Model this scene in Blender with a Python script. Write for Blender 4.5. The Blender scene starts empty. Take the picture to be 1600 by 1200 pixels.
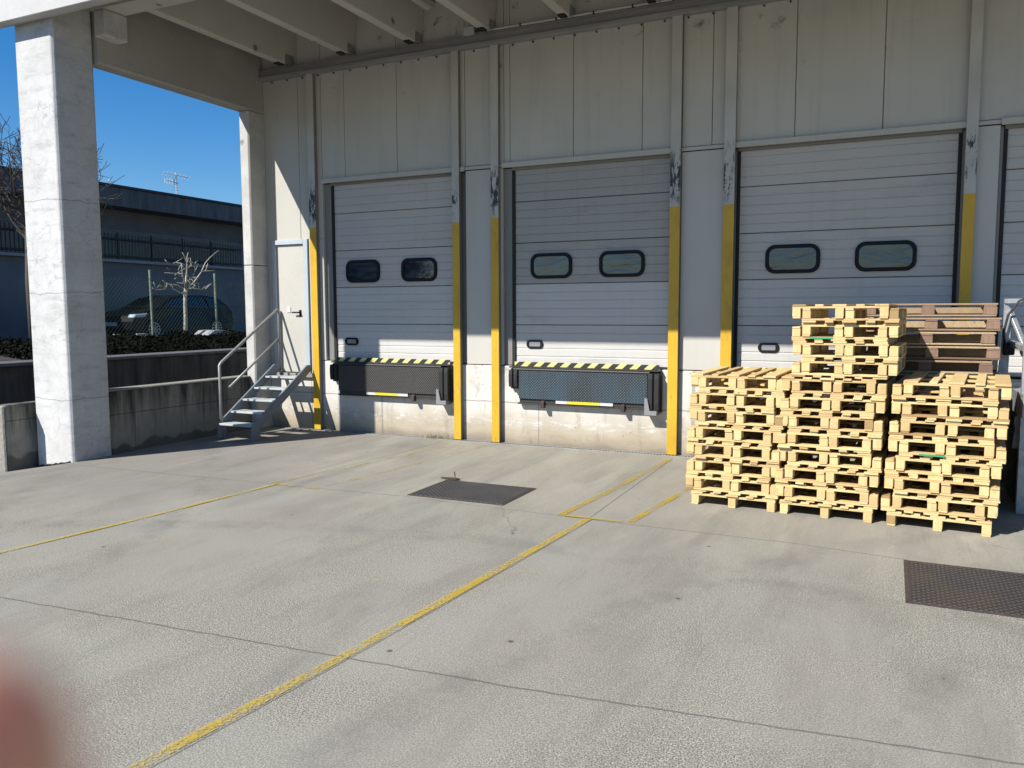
import bpy, bmesh, math, random
from mathutils import Vector, Matrix
random.seed(7)
C = bpy.context.scene.collection
SC = bpy.context.scene
PI = math.pi

# ------------------------------------------------------------------ nodes
class NT:
    def __init__(s, tree): s.t = tree; s.n = tree.nodes; s.l = tree.links
    def put(s, sock, v):
        if hasattr(v, 'is_linked') or hasattr(v, 'node'): s.l.new(v, sock)
        else:
            if isinstance(v, tuple) and len(v) == 3 and sock.type == 'RGBA': v = (*v, 1)
            sock.default_value = v
    def pos(s): return s.n.new('ShaderNodeNewGeometry').outputs['Position']
    def rnd(s): return s.n.new('ShaderNodeObjectInfo').outputs['Random']
    def xyz(s, v):
        k = s.n.new('ShaderNodeSeparateXYZ'); s.put(k.inputs[0], v); return k.outputs
    def comb(s, x, y, z):
        k = s.n.new('ShaderNodeCombineXYZ'); s.put(k.inputs[0], x); s.put(k.inputs[1], y); s.put(k.inputs[2], z); return k.outputs[0]
    def vmul(s, v, m):
        k = s.n.new('ShaderNodeVectorMath'); k.operation = 'MULTIPLY'; s.put(k.inputs[0], v); s.put(k.inputs[1], m); return k.outputs[0]
    def vadd(s, v, m):
        k = s.n.new('ShaderNodeVectorMath'); k.operation = 'ADD'; s.put(k.inputs[0], v); s.put(k.inputs[1], m); return k.outputs[0]
    def m(s, op, a, b=0.0, c=None, clamp=False):
        k = s.n.new('ShaderNodeMath'); k.operation = op; k.use_clamp = clamp
        s.put(k.inputs[0], a); s.put(k.inputs[1], b)
        if c is not None: s.put(k.inputs[2], c)
        return k.outputs[0]
    def noise(s, v, scale, detail=4, rough=.55, dist=0.0):
        k = s.n.new('ShaderNodeTexNoise'); s.put(k.inputs['Vector'], v)
        k.inputs['Scale'].default_value = scale; k.inputs['Detail'].default_value = detail
        k.inputs['Roughness'].default_value = rough; k.inputs['Distortion'].default_value = dist
        return k.outputs['Fac']
    def voro(s, v, scale, feat='F1', out='Distance'):
        k = s.n.new('ShaderNodeTexVoronoi'); k.feature = feat; s.put(k.inputs['Vector'], v)
        k.inputs['Scale'].default_value = scale; return k.outputs[out]
    def ramp(s, f, a, b, lo=0.0, hi=1.0):
        k = s.n.new('ShaderNodeMapRange'); k.clamp = True
        s.put(k.inputs[0], f); s.put(k.inputs[1], a); s.put(k.inputs[2], b); s.put(k.inputs[3], lo); s.put(k.inputs[4], hi)
        return k.outputs[0]
    def mix(s, f, a, b, mode='MIX'):
        k = s.n.new('ShaderNodeMix'); k.data_type = 'RGBA'; k.blend_type = mode
        s.put(k.inputs[0], f); s.put(k.inputs[6], a); s.put(k.inputs[7], b); return k.outputs[2]
    def bump(s, h, strength=.3, dist=.01, normal=None):
        k = s.n.new('ShaderNodeBump'); k.inputs['Strength'].default_value = strength; k.inputs['Distance'].default_value = dist
        s.put(k.inputs['Height'], h)
        if normal is not None: s.put(k.inputs['Normal'], normal)
        return k.outputs[0]

MATS = {}
ALB = .70      # overall reflectance, matched to the exposure
def mat(name, fn=None, rough=.7, metal=0.0, col=(.5, .5, .5), spec=.5):
    m = bpy.data.materials.new(name); m.use_nodes = True
    g = NT(m.node_tree); b = g.n['Principled BSDF']
    b.inputs['Roughness'].default_value = rough; b.inputs['Metallic'].default_value = metal
    b.inputs['Base Color'].default_value = (*[c*ALB for c in col], 1)
    b.inputs['Specular IOR Level'].default_value = spec
    if fn:
        r = fn(g)
        for k, v in r.items():
            if k == 'Base Color': v = g.vmul(v, (ALB, ALB, ALB))
            g.put(b.inputs[k], v)
    MATS[name] = m
    return m

def m_ground(g):
    p = g.pos(); x, y, z = g.xyz(p)
    agg = g.noise(p, 125, 3, .78)
    agg2 = g.noise(p, 28, 3, .65)
    big = g.noise(p, .55, 4, .6)
    mid = g.noise(p, 2.3, 5, .65)
    f = g.ramp(agg, .42, .59)
    base = g.mix(f, (.055, .051, .040), (.69, .66, .545))
    base = g.mix(g.ramp(agg2, .35, .68), g.mix(.42, base, (.20, .185, .155)), base)
    # smoother, trowelled finish near the dock, worn aggregate out in the yard
    wob = g.m('MULTIPLY', g.m('SUBTRACT', mid, .5), 1.1)
    near = g.ramp(g.m('ADD', y, wob), -4.1, -3.0)
    smooth = g.mix(g.ramp(g.noise(p, 34, 3, .7), .3, .7), (.32, .30, .245), (.44, .415, .34))
    base = g.mix(g.m('MULTIPLY', near, .8), base, smooth)
    # broad tone: greenish / pinkish / dark tyre dirt
    base = g.mix(g.ramp(big, .45, .62, 0, .3), base, (.42, .39, .325))
    base = g.mix(g.ramp(g.noise(g.vadd(p, (9, 3, 0)), .8, 3, .5),  .47, .62, 0, .42), base, (.37, .37, .32))
    dirt = g.noise(g.vmul(p, (1.6, .55, 1)), 1.25, 6, .68, .4)
    base = g.mix(g.ramp(dirt, .48, .70, 0, .5), base, (.19, .175, .15))
    # tyre tracks running to the docks (y direction), stronger close to the wall
    tr = g.noise(g.vmul(g.vadd(p, (0, 40, 0)), (2.2, .16, 1)), 1.0, 4, .62, .5)
    base = g.mix(g.m('MULTIPLY', g.ramp(tr, .5, .72, 0, .34), g.ramp(y, -5, -2.6, .0, 1)), base, (.135, .13, .125))
    pale = g.noise(g.vmul(g.vadd(p, (5, 7, 0)), (1.5, .22, 1)), 1.1, 4, .6, .6)
    base = g.mix(g.m('MULTIPLY', g.ramp(pale, .54, .70, 0, .34), g.ramp(y, -5, -3)), base, (.68, .62, .50))
    # darker worn patches: one by the left line, others where lorries stand
    dk = g.m('MULTIPLY', g.ramp(g.m('ADD', x, g.m('MULTIPLY', g.m('SUBTRACT', big, .5), 5)), -5.4, -6.6), g.ramp(g.m('ADD', y, g.m('MULTIPLY', g.m('SUBTRACT', mid, .5), 2)), -5.2, -4.4))
    base = g.mix(g.m('MULTIPLY', dk, .42), base, (.20, .185, .175))
    lane = g.noise(g.vmul(g.vadd(p, (2, 0, 0)), (.9, .13, 1)), .9, 3, .5, .3)
    base = g.mix(g.ramp(lane, .46, .6, 0, .3), base, (.30, .275, .24))
    # faint curved tyre arcs of turning lorries
    wq = g.m('MULTIPLY', g.m('SUBTRACT', g.noise(p, 1.1, 3), .5), .25)
    for (ax, ay, rr_) in ((-13.5, -9.2, 7.2), (-13.5, -9.2, 8.9), (6.5, -8.8, 6.9), (6.5, -8.8, 8.6), (-2.0, -14.0, 9.6)):
        dd = g.m('SQRT', g.m('ADD', g.m('POWER', g.m('SUBTRACT', x, ax), 2), g.m('POWER', g.m('SUBTRACT', y, ay), 2)))
        arc = g.ramp(g.m('ABSOLUTE', g.m('ADD', g.m('SUBTRACT', dd, rr_), wq)), .17, .06)
        base = g.mix(g.m('MULTIPLY', arc, g.ramp(g.noise(p, 2.6, 5, .7), .42, .62, 0, .30)), base, (.12, .112, .105))
    # broom / brush marks along y
    br = g.noise(g.vmul(p, (38, .9, 1)), 1.0, 3, .7)
    brm = g.m('MULTIPLY', g.ramp(br, .56, .70, 0, .32), g.ramp(g.noise(p, .7, 2), .42, .6))
    base = g.mix(brm, base, (.15, .145, .135))
    # small dark oil drops
    sp = g.voro(p, 1.7)
    base = g.mix(g.m('MULTIPLY', g.ramp(sp, .035, .022), .8), base, (.05, .05, .05))
    # contraction joints and one crack as thin dark lines
    jn = g.m('MULTIPLY', g.m('SUBTRACT', g.noise(p, 6, 3), .5), .03)
    def seg(ax, ay, bx, by, w, wn=jn):
        L = math.hypot(bx-ax, by-ay); ux, uy = (bx-ax)/L, (by-ay)/L
        t = g.m('ADD', g.m('MULTIPLY', g.m('SUBTRACT', x, ax), ux), g.m('MULTIPLY', g.m('SUBTRACT', y, ay), uy))
        d = g.m('ADD', g.m('MULTIPLY', g.m('SUBTRACT', x, ax), -uy), g.m('MULTIPLY', g.m('SUBTRACT', y, ay), ux))
        d = g.m('ABSOLUTE', g.m('ADD', d, wn))
        a = g.ramp(d, w, w*.35)
        a = g.m('MULTIPLY', a, g.m('MULTIPLY', g.m('GREATER_THAN', t, 0), g.m('LESS_THAN', t, L)))
        return a
    j = None
    cw = g.m('MULTIPLY', g.m('SUBTRACT', g.noise(p, 3.2, 4), .5), .34)
    for s in ((-9, -7.1, -1.59, -6.6, .010), (-1.59, -6.6, 7, -5.62, .010), (-9, -3.59, -4.25, -3.37, .009), (-4.25, -3.37, -2.32, -3.465, .008),
              (-2.32, -3.465, -.6, -3.5, .009), (-.6, -3.5, .17, -3.6, .009), (-2.33, -3.47, -2.37, -.3, .009), (-5.83, -3.4, -5.6, -.3, .008), (.9, -3.6, 7, -3.5, .009)):
        a = seg(*s); j = a if j is None else g.m('MAXIMUM', j, a)
    for s in ((-2.635, -9, -2.605, -7.84, .008), (-2.605, -7.84, -2.50, -6.66, .008), (-2.50, -6.66, -2.43, -5.7, .008), (-2.43, -5.7, -2.29, -3.47, .007)):
        j = g.m('MAXIMUM', j, seg(*s, 0.0))
    for s in ((-3.27, -3.32, -2.72, -4.15, .008), (.75, -2.95, 1.6, -3.2, .008)):
        j = g.m('MAXIMUM', j, g.m('MULTIPLY', seg(*s, cw), .7))
    base = g.mix(g.m('MULTIPLY', j, .62), base, (.05, .047, .043))
    h = g.m('ADD', g.m('MULTIPLY', agg, .8), g.m('MULTIPLY', agg2, .5))
    h = g.m('SUBTRACT', h, g.m('MULTIPLY', j, 1.2))
    return {'Base Color': base, 'Normal': g.bump(h, .2, .006), 'Roughness': g.ramp(mid, .3, .7, .78, .95)}

def concrete(c1, c2, sc=3, stain=None, dots=0.0, craze=0.0, bstr=.25):
    def f(g):
        p = g.pos(); x, y, z = g.xyz(p)
        n1 = g.noise(p, sc, 6, .62); n2 = g.noise(p, 45, 3, .6); n3 = g.noise(p, .9, 3, .5)
        b = g.mix(g.ramp(n1, .32, .68), c1, c2)
        b = g.mix(g.ramp(n2, .35, .7, .18, 0), b, tuple(v*.55 for v in c1))
        b = g.mix(g.ramp(n3, .45, .65, 0, .25), b, tuple(v*.72 for v in c1))
        h = g.m('ADD', n1, g.m('MULTIPLY', n2, .4))
        if dots:
            d = g.voro(g.vadd(p, (.3, .1, .7)), 2.3)
            r = g.noise(p, 9, 3, .7)
            d = g.m('ADD', d, g.m('MULTIPLY', g.m('SUBTRACT', r, .5), .25))
            b = g.mix(g.ramp(d, .13, .05, 0, dots), b, (.07, .065, .06))
            h = g.m('SUBTRACT', h, g.ramp(g.voro(p, 7), .06, .03, 0, .6))
        if craze:
            pw = g.vadd(p, g.vmul(g.comb(g.noise(p, 4, 3), g.noise(g.vadd(p, (5, 5, 5)), 4, 3), g.noise(g.vadd(p, (9, 2, 5)), 4, 3)), (.35, .35, .35)))
            e = g.voro(g.vmul(pw, (1, 1, .7)), 3.0, 'DISTANCE_TO_EDGE')
            cr = g.m('MULTIPLY', g.ramp(e, .014, .004), g.ramp(g.noise(p, 1.4, 2), .42, .58, .15, 1))
            b = g.mix(g.m('MULTIPLY', cr, craze), b, tuple(v*.4 for v in c1))
            h = g.m('SUBTRACT', h, g.m('MULTIPLY', cr, .5))
            rings = g.noise(p, 5, 2, .4, 1.5)
            b = g.mix(g.ramp(rings, .55, .63, 0, .18), b, tuple(v*.7 for v in c1))
        if stain: b = stain(g, b, p, x, y, z)
        return {'Base Color': b, 'Normal': g.bump(h, bstr, .01)}
    return f

def st_dock(g, b, p, x, y, z):
    # formwork board lines, warm rising damp, white efflorescence, rust at the top edge
    ln = g.m('ABSOLUTE', g.m('SUBTRACT', g.m('ADD', z, g.m('MULTIPLY', g.m('SUBTRACT', g.noise(p, 5, 3), .5), .03)), .56))
    b = g.mix(g.ramp(ln, .012, .004, 0, .6), b, (.14, .13, .12))
    n = g.noise(g.vmul(p, (1, 1, 3)), 1.6, 5, .65)
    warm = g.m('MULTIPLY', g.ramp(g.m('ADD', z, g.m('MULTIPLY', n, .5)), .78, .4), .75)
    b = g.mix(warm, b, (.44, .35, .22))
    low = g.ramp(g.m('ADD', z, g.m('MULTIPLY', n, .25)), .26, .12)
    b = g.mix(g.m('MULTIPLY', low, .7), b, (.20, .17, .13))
    ex = g.noise(g.vmul(p, (3.2, 1, 13)), 2.0, 5, .7)
    band = g.ramp(g.m('ABSOLUTE', g.m('SUBTRACT', z, g.m('ADD', .235, g.m('MULTIPLY', g.noise(g.vmul(p, (.8, 0, 0)), 1, 2), .12)))), .09, .02)
    b = g.mix(g.m('MULTIPLY', band, g.ramp(ex, .52, .62)), b, (.8, .78, .74))
    rn = g.noise(g.vmul(p, (3, 1, 3)), 2.4, 5, .7)
    b = g.mix(g.m('MULTIPLY', g.ramp(z, .9, 1.05), g.ramp(rn, .5, .62, 0, .7)), b, (.22, .09, .045))
    dk = g.noise(g.vmul(p, (2.2, 1, .8)), 1.8, 5, .7)
    b = g.mix(g.ramp(dk, .55, .72, 0, .5), b, (.17, .15, .13))
    vj = g.voro(g.vmul(p, (1, 0, 0)), .55, 'DISTANCE_TO_EDGE')
    b = g.mix(g.ramp(vj, .006, .002, 0, .5), b, (.15, .14, .13))
    pit = g.voro(p, 13)
    b = g.mix(g.m('MULTIPLY', g.ramp(pit, .13, .07), g.ramp(g.noise(p, 2.4, 2), .5, .6, 0, .8)), b, (.09, .085, .08))
    return b
def st_low(g, b, p, x, y, z):
    v = g.noise(g.vmul(p, (2.6, 2.6, .22)), 1.9, 5, .72)
    top = g.ramp(g.m('ADD', z, g.m('MULTIPLY', g.m('SUBTRACT', v, .5), 2.2)), .38, .95)
    b = g.mix(g.m('MULTIPLY', top, .93), b, (.018, .018, .016))
    s2 = g.noise(g.vmul(p, (5, 5, .16)), 1.0, 4, .7)
    b = g.mix(g.ramp(s2, .57, .68, 0, .75), b, (.028, .027, .025))
    damp = g.noise(p, 1.5, 4, .5)
    b = g.mix(g.ramp(g.m('ADD', z, g.m('MULTIPLY', g.m('SUBTRACT', damp, .5), .7)), .16, .13, 0, .6), b, (.045, .043, .04))
    ln = g.m('ABSOLUTE', g.m('SUBTRACT', z, .5))
    return g.mix(g.ramp(ln, .010, .003, 0, .6), b, (.03, .03, .03))
def st_ret(g, b, p, x, y, z):
    v = g.noise(g.vmul(p, (2, 2, .25)), 1.4, 5, .72)
    b = g.mix(g.ramp(v, .34, .6, .95, .45), b, (.014, .014, .014))
    return b
def st_col(g, b, p, x, y, z):
    # grey weathering: horizontal pour marks
    d = g.noise(g.vmul(p, (1.4, 1.4, 7)), 1.6, 5, .68)
    b = g.mix(g.ramp(d, .52, .7, 0, .35), b, (.24, .235, .225))
    for hh in (2.05, 3.15, .75):
        ln = g.m('ABSOLUTE', g.m('SUBTRACT', g.m('ADD', z, g.m('MULTIPLY', g.m('SUBTRACT', g.noise(p, 3, 3), .5), .1)), hh))
        b = g.mix(g.ramp(ln, .009, .003, 0, .5), b, (.16, .16, .155))
    return b

mat('yard_concrete', m_ground, .9)
mat('column_concrete', concrete((.66, .655, .64), (.82, .815, .80), 2.6, st_col, 0, .42), .85)
mat('rear_column_concrete', concrete((.60, .585, .555), (.76, .745, .71), 2.6, None, .55, .12), .85)
mat('beam_concrete', concrete((.66, .635, .57), (.76, .735, .67), 1.8, None, .75, 0, .12), .88)
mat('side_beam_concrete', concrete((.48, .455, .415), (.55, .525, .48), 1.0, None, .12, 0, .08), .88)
mat('fascia_concrete', concrete((.64, .63, .615), (.74, .73, .715), 2.0, None, 0, 0, .1), .85)
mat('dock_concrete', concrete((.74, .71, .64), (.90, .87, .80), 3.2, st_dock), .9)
mat('stained_concrete', concrete((.30, .275, .23), (.44, .41, .34), 3, st_low), .92)
mat('rough_cap', concrete((.28, .265, .23), (.46, .435, .38), 22, None, 0, 0, .8), .95)
mat('retaining_concrete', concrete((.12, .12, .118), (.20, .20, .195), 2, st_ret), .92)
mat('cap_concrete', concrete((.10, .105, .11), (.17, .175, .18), 6), .9)
mat('lane_asphalt', concrete((.06, .06, .062), (.10, .10, .10), 2), .9)
mat('far_wall', concrete((.20, .21, .22), (.265, .28, .29), 1.0), .85)
mat('far_eaves', concrete((.13, .125, .12), (.2, .195, .185), 1.2), .85)
def m_farfascia(g):
    p = g.pos()
    v = g.noise(g.vmul(p, (1, 2.2, .25)), 1.6, 5, .7)
    return {'Base Color': g.mix(g.ramp(v, .35, .65), (.085, .085, .088), (.17, .17, .172))}
mat('far_fascia', m_farfascia, .75)
mat('roof_edge', col=(.02, .02, .025), rough=.6)
def m_tile(g):
    p = g.pos()
    w = g.m('SINE', g.m('MULTIPLY', g.xyz(p)[1], 30))
    n = g.noise(p, 3, 4)
    return {'Base Color': g.mix(g.ramp(n, .3, .7), (.13, .09, .07), (.24, .17, .13)), 'Normal': g.bump(w, .6, .05)}
mat('roof_tile', m_tile, .9)

def panel(c1, c2, topdirt=.5):
    def f(g):
        p = g.pos(); x, y, z = g.xyz(p)
        n = g.noise(p, .8, 4, .55)
        b = g.mix(g.ramp(n, .3, .7), c1, c2)
        v = g.noise(g.vmul(p, (4.5, 1, .3)), 1.5, 5, .7)
        b = g.mix(g.m('MULTIPLY', g.ramp(v, .52, .78, 0, topdirt*.6), g.ramp(z, 2.5, 5.2, .3, 1)), b, (.22, .20, .16))
        gr = g.noise(p, 3.4, 5, .72)
        b = g.mix(g.m('MULTIPLY', g.ramp(gr, .6, .72, 0, .8), g.ramp(z, 4.4, 5.3)), b, (.07, .06, .05))
        sc = g.noise(g.vmul(p, (1, 1, 14)), 5, 3, .7)
        b = g.mix(g.ramp(sc, .66, .74, 0, .25), b, (.3, .29, .27))
        rib = g.m('SINE', g.m('MULTIPLY', x, 2*PI/.05))
        return {'Base Color': b, 'Normal': g.bump(rib, .05, .002, g.bump(n, .05, .02)), 'Roughness': g.ramp(n, .3, .7, .45, .62)}
    return f
mat('wall_panel', panel((.61, .59, .525), (.69, .67, .605)), .55)
mat('pier_panel', panel((.60, .575, .515), (.68, .655, .595), .3), .5)
mat('entrance_panel', panel((.57, .55, .49), (.64, .62, .555), .12), .5)
def secm(c1, c2):
    def f(g):
        p = g.pos(); x, y, z = g.xyz(p)
        n = g.noise(g.vmul(p, (.5, 1, 2)), 1.1, 5, .6)
        b = g.mix(g.ramp(n, .3, .7), c1, c2)
        s = g.noise(g.vmul(p, (7, 1, .35)), 1.2, 5, .72)
        b = g.mix(g.ramp(s, .54, .8, 0, .3), b, tuple(v*.7 for v in c1))
        fine = g.m('ADD', g.noise(p, 260, 1, .5), g.m('MULTIPLY', g.noise(g.vmul(p, (1, 1, 2)), 2.2, 3, .5), 8))
        sm = g.noise(g.vmul(p, (.6, 1, 1.6)), 1.7, 6, .72)
        b = g.mix(g.ramp(sm, .56, .74, 0, .45), b, tuple(v*.62 for v in c1))
        sl = g.noise(g.vmul(p, (.5, 1, 30)), 2.4, 3, .7)
        b = g.mix(g.ramp(sl, .66, .76, 0, .3), b, (.25, .25, .25))
        return {'Base Color': b, 'Normal': g.bump(fine, .12, .001), 'Roughness': g.ramp(n, .3, .7, .42, .6)}
    return f
mat('door_grey', secm((.60, .57, .52), (.66, .63, .58)), .5)
mat('door_grey_dark', secm((.44, .42, .385), (.495, .475, .44)), .5)
mat('door_light', secm((.655, .635, .595), (.725, .705, .665)), .45)
mat('trim_cream', panel((.58, .56, .50), (.66, .64, .58), .4), .5)
mat('jamb_grey', panel((.22, .215, .20), (.30, .29, .27), .5), .55)
mat('dark_gap', col=(.015, .015, .016), rough=.8)
def m_galvbeam(g):
    p = g.pos(); n = g.noise(g.vmul(p, (.6, 2, 5)), 2.4, 5, .65)
    return {'Base Color': g.mix(g.ramp(n, .3, .7), (.27, .27, .26), (.42, .415, .40))}
mat('girt_steel', m_galvbeam, .5, .3)
mat('flange_paint', m_galvbeam, .55, 0)
def m_post(g):
    p = g.pos(); x, y, z = g.xyz(p)
    n = g.noise(p, 2.2, 4); fl = g.noise(g.vmul(p, (1, 1, .28)), 17, 8, .82)
    b = g.mix(g.ramp(n, .3, .7), (.56, .54, .485), (.67, .65, .595))
    band = g.m('MULTIPLY', g.ramp(z, 3.0, 3.25), g.ramp(z, 3.85, 3.55))
    thr = g.m('ADD', g.m('MULTIPLY', band, .085), g.m('MULTIPLY', g.m('SUBTRACT', g.rnd(), .5), .10))
    pe = g.m('ADD', fl, thr)
    b = g.mix(g.m('MULTIPLY', g.ramp(pe, .575, .60), band), b, (.035, .033, .035))
    sp = g.m('MULTIPLY', g.ramp(fl, .66, .69), g.ramp(z, 3.2, 5))
    b = g.mix(g.m('MULTIPLY', sp, .8), b, (.12, .08, .05))
    yl = g.mix(g.ramp(n, .3, .7), (.72, .42, .012), (.80, .50, .03))
    wear = g.m('MULTIPLY', g.ramp(fl, .57, .63), g.ramp(z, 2.2, .1, .3, 1))
    yl = g.mix(g.m('MULTIPLY', wear, .8), yl, (.26, .20, .13))
    gr_ = g.noise(g.vmul(p, (1, 1, .5)), 4, 5, .7)
    yl = g.mix(g.ramp(gr_, .5, .7, 0, .5), yl, (.45, .26, .02))
    ed = g.m('ADD', 3.055, g.m('MULTIPLY', g.m('SUBTRACT', g.rnd(), .5), .07))
    b = g.mix(g.m('LESS_THAN', g.m('ADD', z, g.m('MULTIPLY', g.m('SUBTRACT', fl, .5), .02)), ed), b, yl)
    return {'Base Color': b, 'Roughness': .5, 'Normal': g.bump(fl, .15, .004)}
mat('post_paint', m_post, .5)
def m_hazard(g):
    p = g.pos(); x, y, z = g.xyz(p)
    t = g.m('FRACT', g.m('MULTIPLY', g.m('SUBTRACT', x, g.m('MULTIPLY', z, 1.1)), 1/.19))
    n = g.noise(p, 20, 4, .7)
    b = g.mix(g.m('GREATER_THAN', t, .5), (.86, .80, .30), (.03, .03, .03))
    return {'Base Color': g.mix(g.ramp(n, .58, .7, 0, .5), b, (.2, .18, .13))}
mat('hazard_paint', m_hazard, .55)
def m_tread(rust, blue, per=.075, k=2.4):
    def f(g):
        p = g.pos(); x, y, z = g.xyz(p)
        u = g.m('ADD', x, y) ; s = 2*PI/per
        a = g.m('SINE', g.m('MULTIPLY', g.m('ADD', x, g.m('ADD', z, y)), s)); b_ = g.m('SINE', g.m('MULTIPLY', g.m('SUBTRACT', x, g.m('ADD', z, y)), s))
        h = g.m('MULTIPLY', a, b_)
        h = g.ramp(g.m('ABSOLUTE', h), .35, .75)
        n = g.noise(g.vmul(p, (1, 1, .3)), 1.5, 4, .55)
        b = g.mix(g.ramp(n, .42, .56), rust, blue)
        b = g.mix(g.m('MULTIPLY', h, .8), b, tuple(min(1, v*k) for v in blue))
        return {'Base Color': b, 'Normal': g.bump(h, .8, .006), 'Roughness': g.ramp(n, .3, .7, .42, .6)}
    return f
mat('tread_brown', m_tread((.058, .045, .036), (.062, .06, .056)), .5, .35)
mat('tread_blue', m_tread((.055, .05, .046), (.052, .085, .11)), .45, .35)
mat('cover_steel', m_tread((.040, .030, .026), (.026, .026, .030), 0.11, 5), .6, .1)
mat('rust_frame', concrete((.05, .035, .03), (.12, .08, .06), 12), .85)
mat('black_rubber', col=(.018, .018, .019), rough=.75)
mat('black_plastic', col=(.008, .009, .012), rough=.6, spec=.25)
mat('lever_steel', concrete((.03, .03, .03), (.06, .057, .054), 8), .6)
mat('reflect_yellow', col=(.85, .70, .06), rough=.4)
mat('reflect_white', col=(.75, .75, .73), rough=.4)
mat('recess_plate', col=(.30, .30, .31), rough=.4)
def m_pane(g):
    p = g.pos(); n = g.noise(g.vmul(p, (1.2, 1, 4)), 1.8, 3, .5, .8)
    return {'Base Color': g.mix(g.ramp(n, .35, .65), (.006, .012, .022), (.04, .065, .095)), 'Normal': g.bump(n, .12, .03)}
mat('window_pane', m_pane, .08, 0, spec=.8)
mat('side_door', concrete((.66, .635, .57), (.72, .695, .63), .8, None, 0, 0, .02), .45)
mat('side_frame', concrete((.56, .63, .70), (.63, .70, .76), .8, None, 0, 0, .02), .45)
mat('stair_paint', concrete((.20, .24, .28), (.27, .31, .35), 6, None, 0, 0, .06), .5)
mat('tread_paint', concrete((.52, .57, .58), (.64, .68, .68), 9, None, 0, 0, .1), .6)
mat('rail_paint', concrete((.34, .34, .33), (.44, .44, .43), 9, None, 0, 0, .05), .45, .2)
def m_galv(g):
    p = g.pos(); n = g.voro(p, 22, 'F1', 'Color'); k = g.noise(p, 3, 4)
    v = g.xyz(n)[0]
    return {'Base Color': g.mix(v, (.40, .42, .43), (.56, .58, .60)), 'Roughness': g.ramp(k, .3, .7, .42, .62)}
mat('galvanised', m_galv, .5, .45)
def wood(c1, c2, c3, axis):
    def f(g):
        p = g.pos(); r = g.rnd()
        q = g.vadd(p, g.comb(g.m('MULTIPLY', r, 31), g.m('MULTIPLY', r, 17), g.m('MULTIPLY', r, 7)))
        st = {0: (1.2, 16, 16), 1: (16, 1.2, 16), 2: (16, 16, 1.6)}[axis]
        n = g.noise(g.vmul(q, st), 2.4, 4, .62, .7)
        b = g.mix(g.ramp(n, .32, .7), c1, c2)
        b = g.mix(g.ramp(r, .3, 1.0, 0, .75), b, c3)
        b = g.mix(g.m('GREATER_THAN', g.m('FRACT', g.m('MULTIPLY', r, 13.7)), .95), b, tuple(v*.72 for v in c3))
        kn = g.voro(g.vmul(q, tuple(.28*v if v > 2 else 1.6 for v in st)), 1.7)
        b = g.mix(g.ramp(kn, .09, .04, 0, .75), b, tuple(v*.38 for v in c1))
        dirt = g.noise(q, 5, 5, .7)
        b = g.mix(g.ramp(dirt, .56, .75, 0, .5), b, tuple(v*.48 for v in c1))
        return {'Base Color': b, 'Normal': g.bump(n, .25, .004)}
    return f
W1 = ((.76, .57, .25), (.90, .72, .37), (.62, .40, .17))
W2 = ((.27, .165, .11), (.37, .245, .17), (.22, .125, .085))
for nm, W in (('pine', W1), ('aged', W2)):
    for ax in range(3): mat('%s_wood_%d' % (nm, ax), wood(*(W if nm == 'pine' or ax != 1 else ((.46, .335, .20), (.62, .47, .29), (.30, .18, .115))), ax), .82)
mat('green_paint', col=(.05, .38, .16), rough=.6)
def m_yline(g):
    p = g.pos(); n = g.noise(p, 55, 4, .75); n2 = g.noise(p, 3.0, 4, .6); x, y, z = g.xyz(p)
    bs = g.n['Principled BSDF']
    tr = g.n.new('ShaderNodeBsdfTransparent'); mx = g.n.new('ShaderNodeMixShader')
    wear = g.m('ADD', g.m('MULTIPLY', n, .62), g.m('MULTIPLY', n2, .5))
    far = g.ramp(y, -3.6, -3.3, 0, .035)
    lf = g.m('MULTIPLY', g.ramp(x, -4.2, -5.0, 0, .075), g.ramp(y, -3.5, -3.4))
    wear = g.m('ADD', wear, g.m('ADD', far, lf))
    a = g.ramp(wear, .53, .66, .92, 0)
    g.put(mx.inputs[0], a); g.l.new(tr.outputs[0], mx.inputs[1]); g.l.new(bs.outputs[0], mx.inputs[2])
    g.l.new(mx.outputs[0], g.n['Material Output'].inputs['Surface'])
    return {'Base Color': g.mix(g.ramp(n2, .35, .65), (.52, .36, .035), (.66, .50, .12))}
mat('yellow_paint', m_yline, .8)
def m_bark(g):
    p = g.pos(); n = g.noise(g.vmul(p, (9, 9, 3)), 2, 4, .7)
    return {'Base Color': g.mix(g.ramp(n, .3, .7), (.34, .32, .24), (.68, .66, .54)), 'Normal': g.bump(n, .5, .01)}
mat('pale_bark', m_bark, .9)
mat('dark_bark', col=(.10, .085, .07), rough=.9)
mat('fence_paint', concrete((.16, .28, .15), (.50, .55, .42), 14, None, 0, 0, .1), .7)
mat('fence_wire', col=(.045, .075, .06), rough=.8, spec=.2)
def m_leaf(g):
    r = g.noise(g.pos(), 7, 3, .7)
    return {'Base Color': g.mix(g.ramp(r, .35, .65), (.002, .004, .002), (.009, .013, .006))}
mat('ivy_leaf', m_leaf, .9, spec=.1)
mat('soil', concrete((.03, .026, .02), (.06, .05, .04), 6), .95)
mat('dry_weed', col=(.34, .29, .18), rough=.9)
mat('car_paint', col=(.003, .004, .006), rough=.35, spec=.25)
mat('car_blue_paint', col=(.008, .011, .018), rough=.2, spec=.7)
mat('car_glass', col=(.012, .015, .018), rough=.05, spec=.8)
mat('tyre', col=(.012, .012, .012), rough=.85)
mat('alloy', col=(.42, .43, .45), rough=.35, metal=.8)
mat('lamp_lens', col=(.55, .68, .78), rough=.12, spec=.8)
mat('plate_white', col=(.55, .56, .58), rough=.5)
mat('chrome', col=(.6, .6, .6), rough=.2, metal=1)
mat('far_glass', col=(.035, .037, .042), rough=.25)
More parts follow.
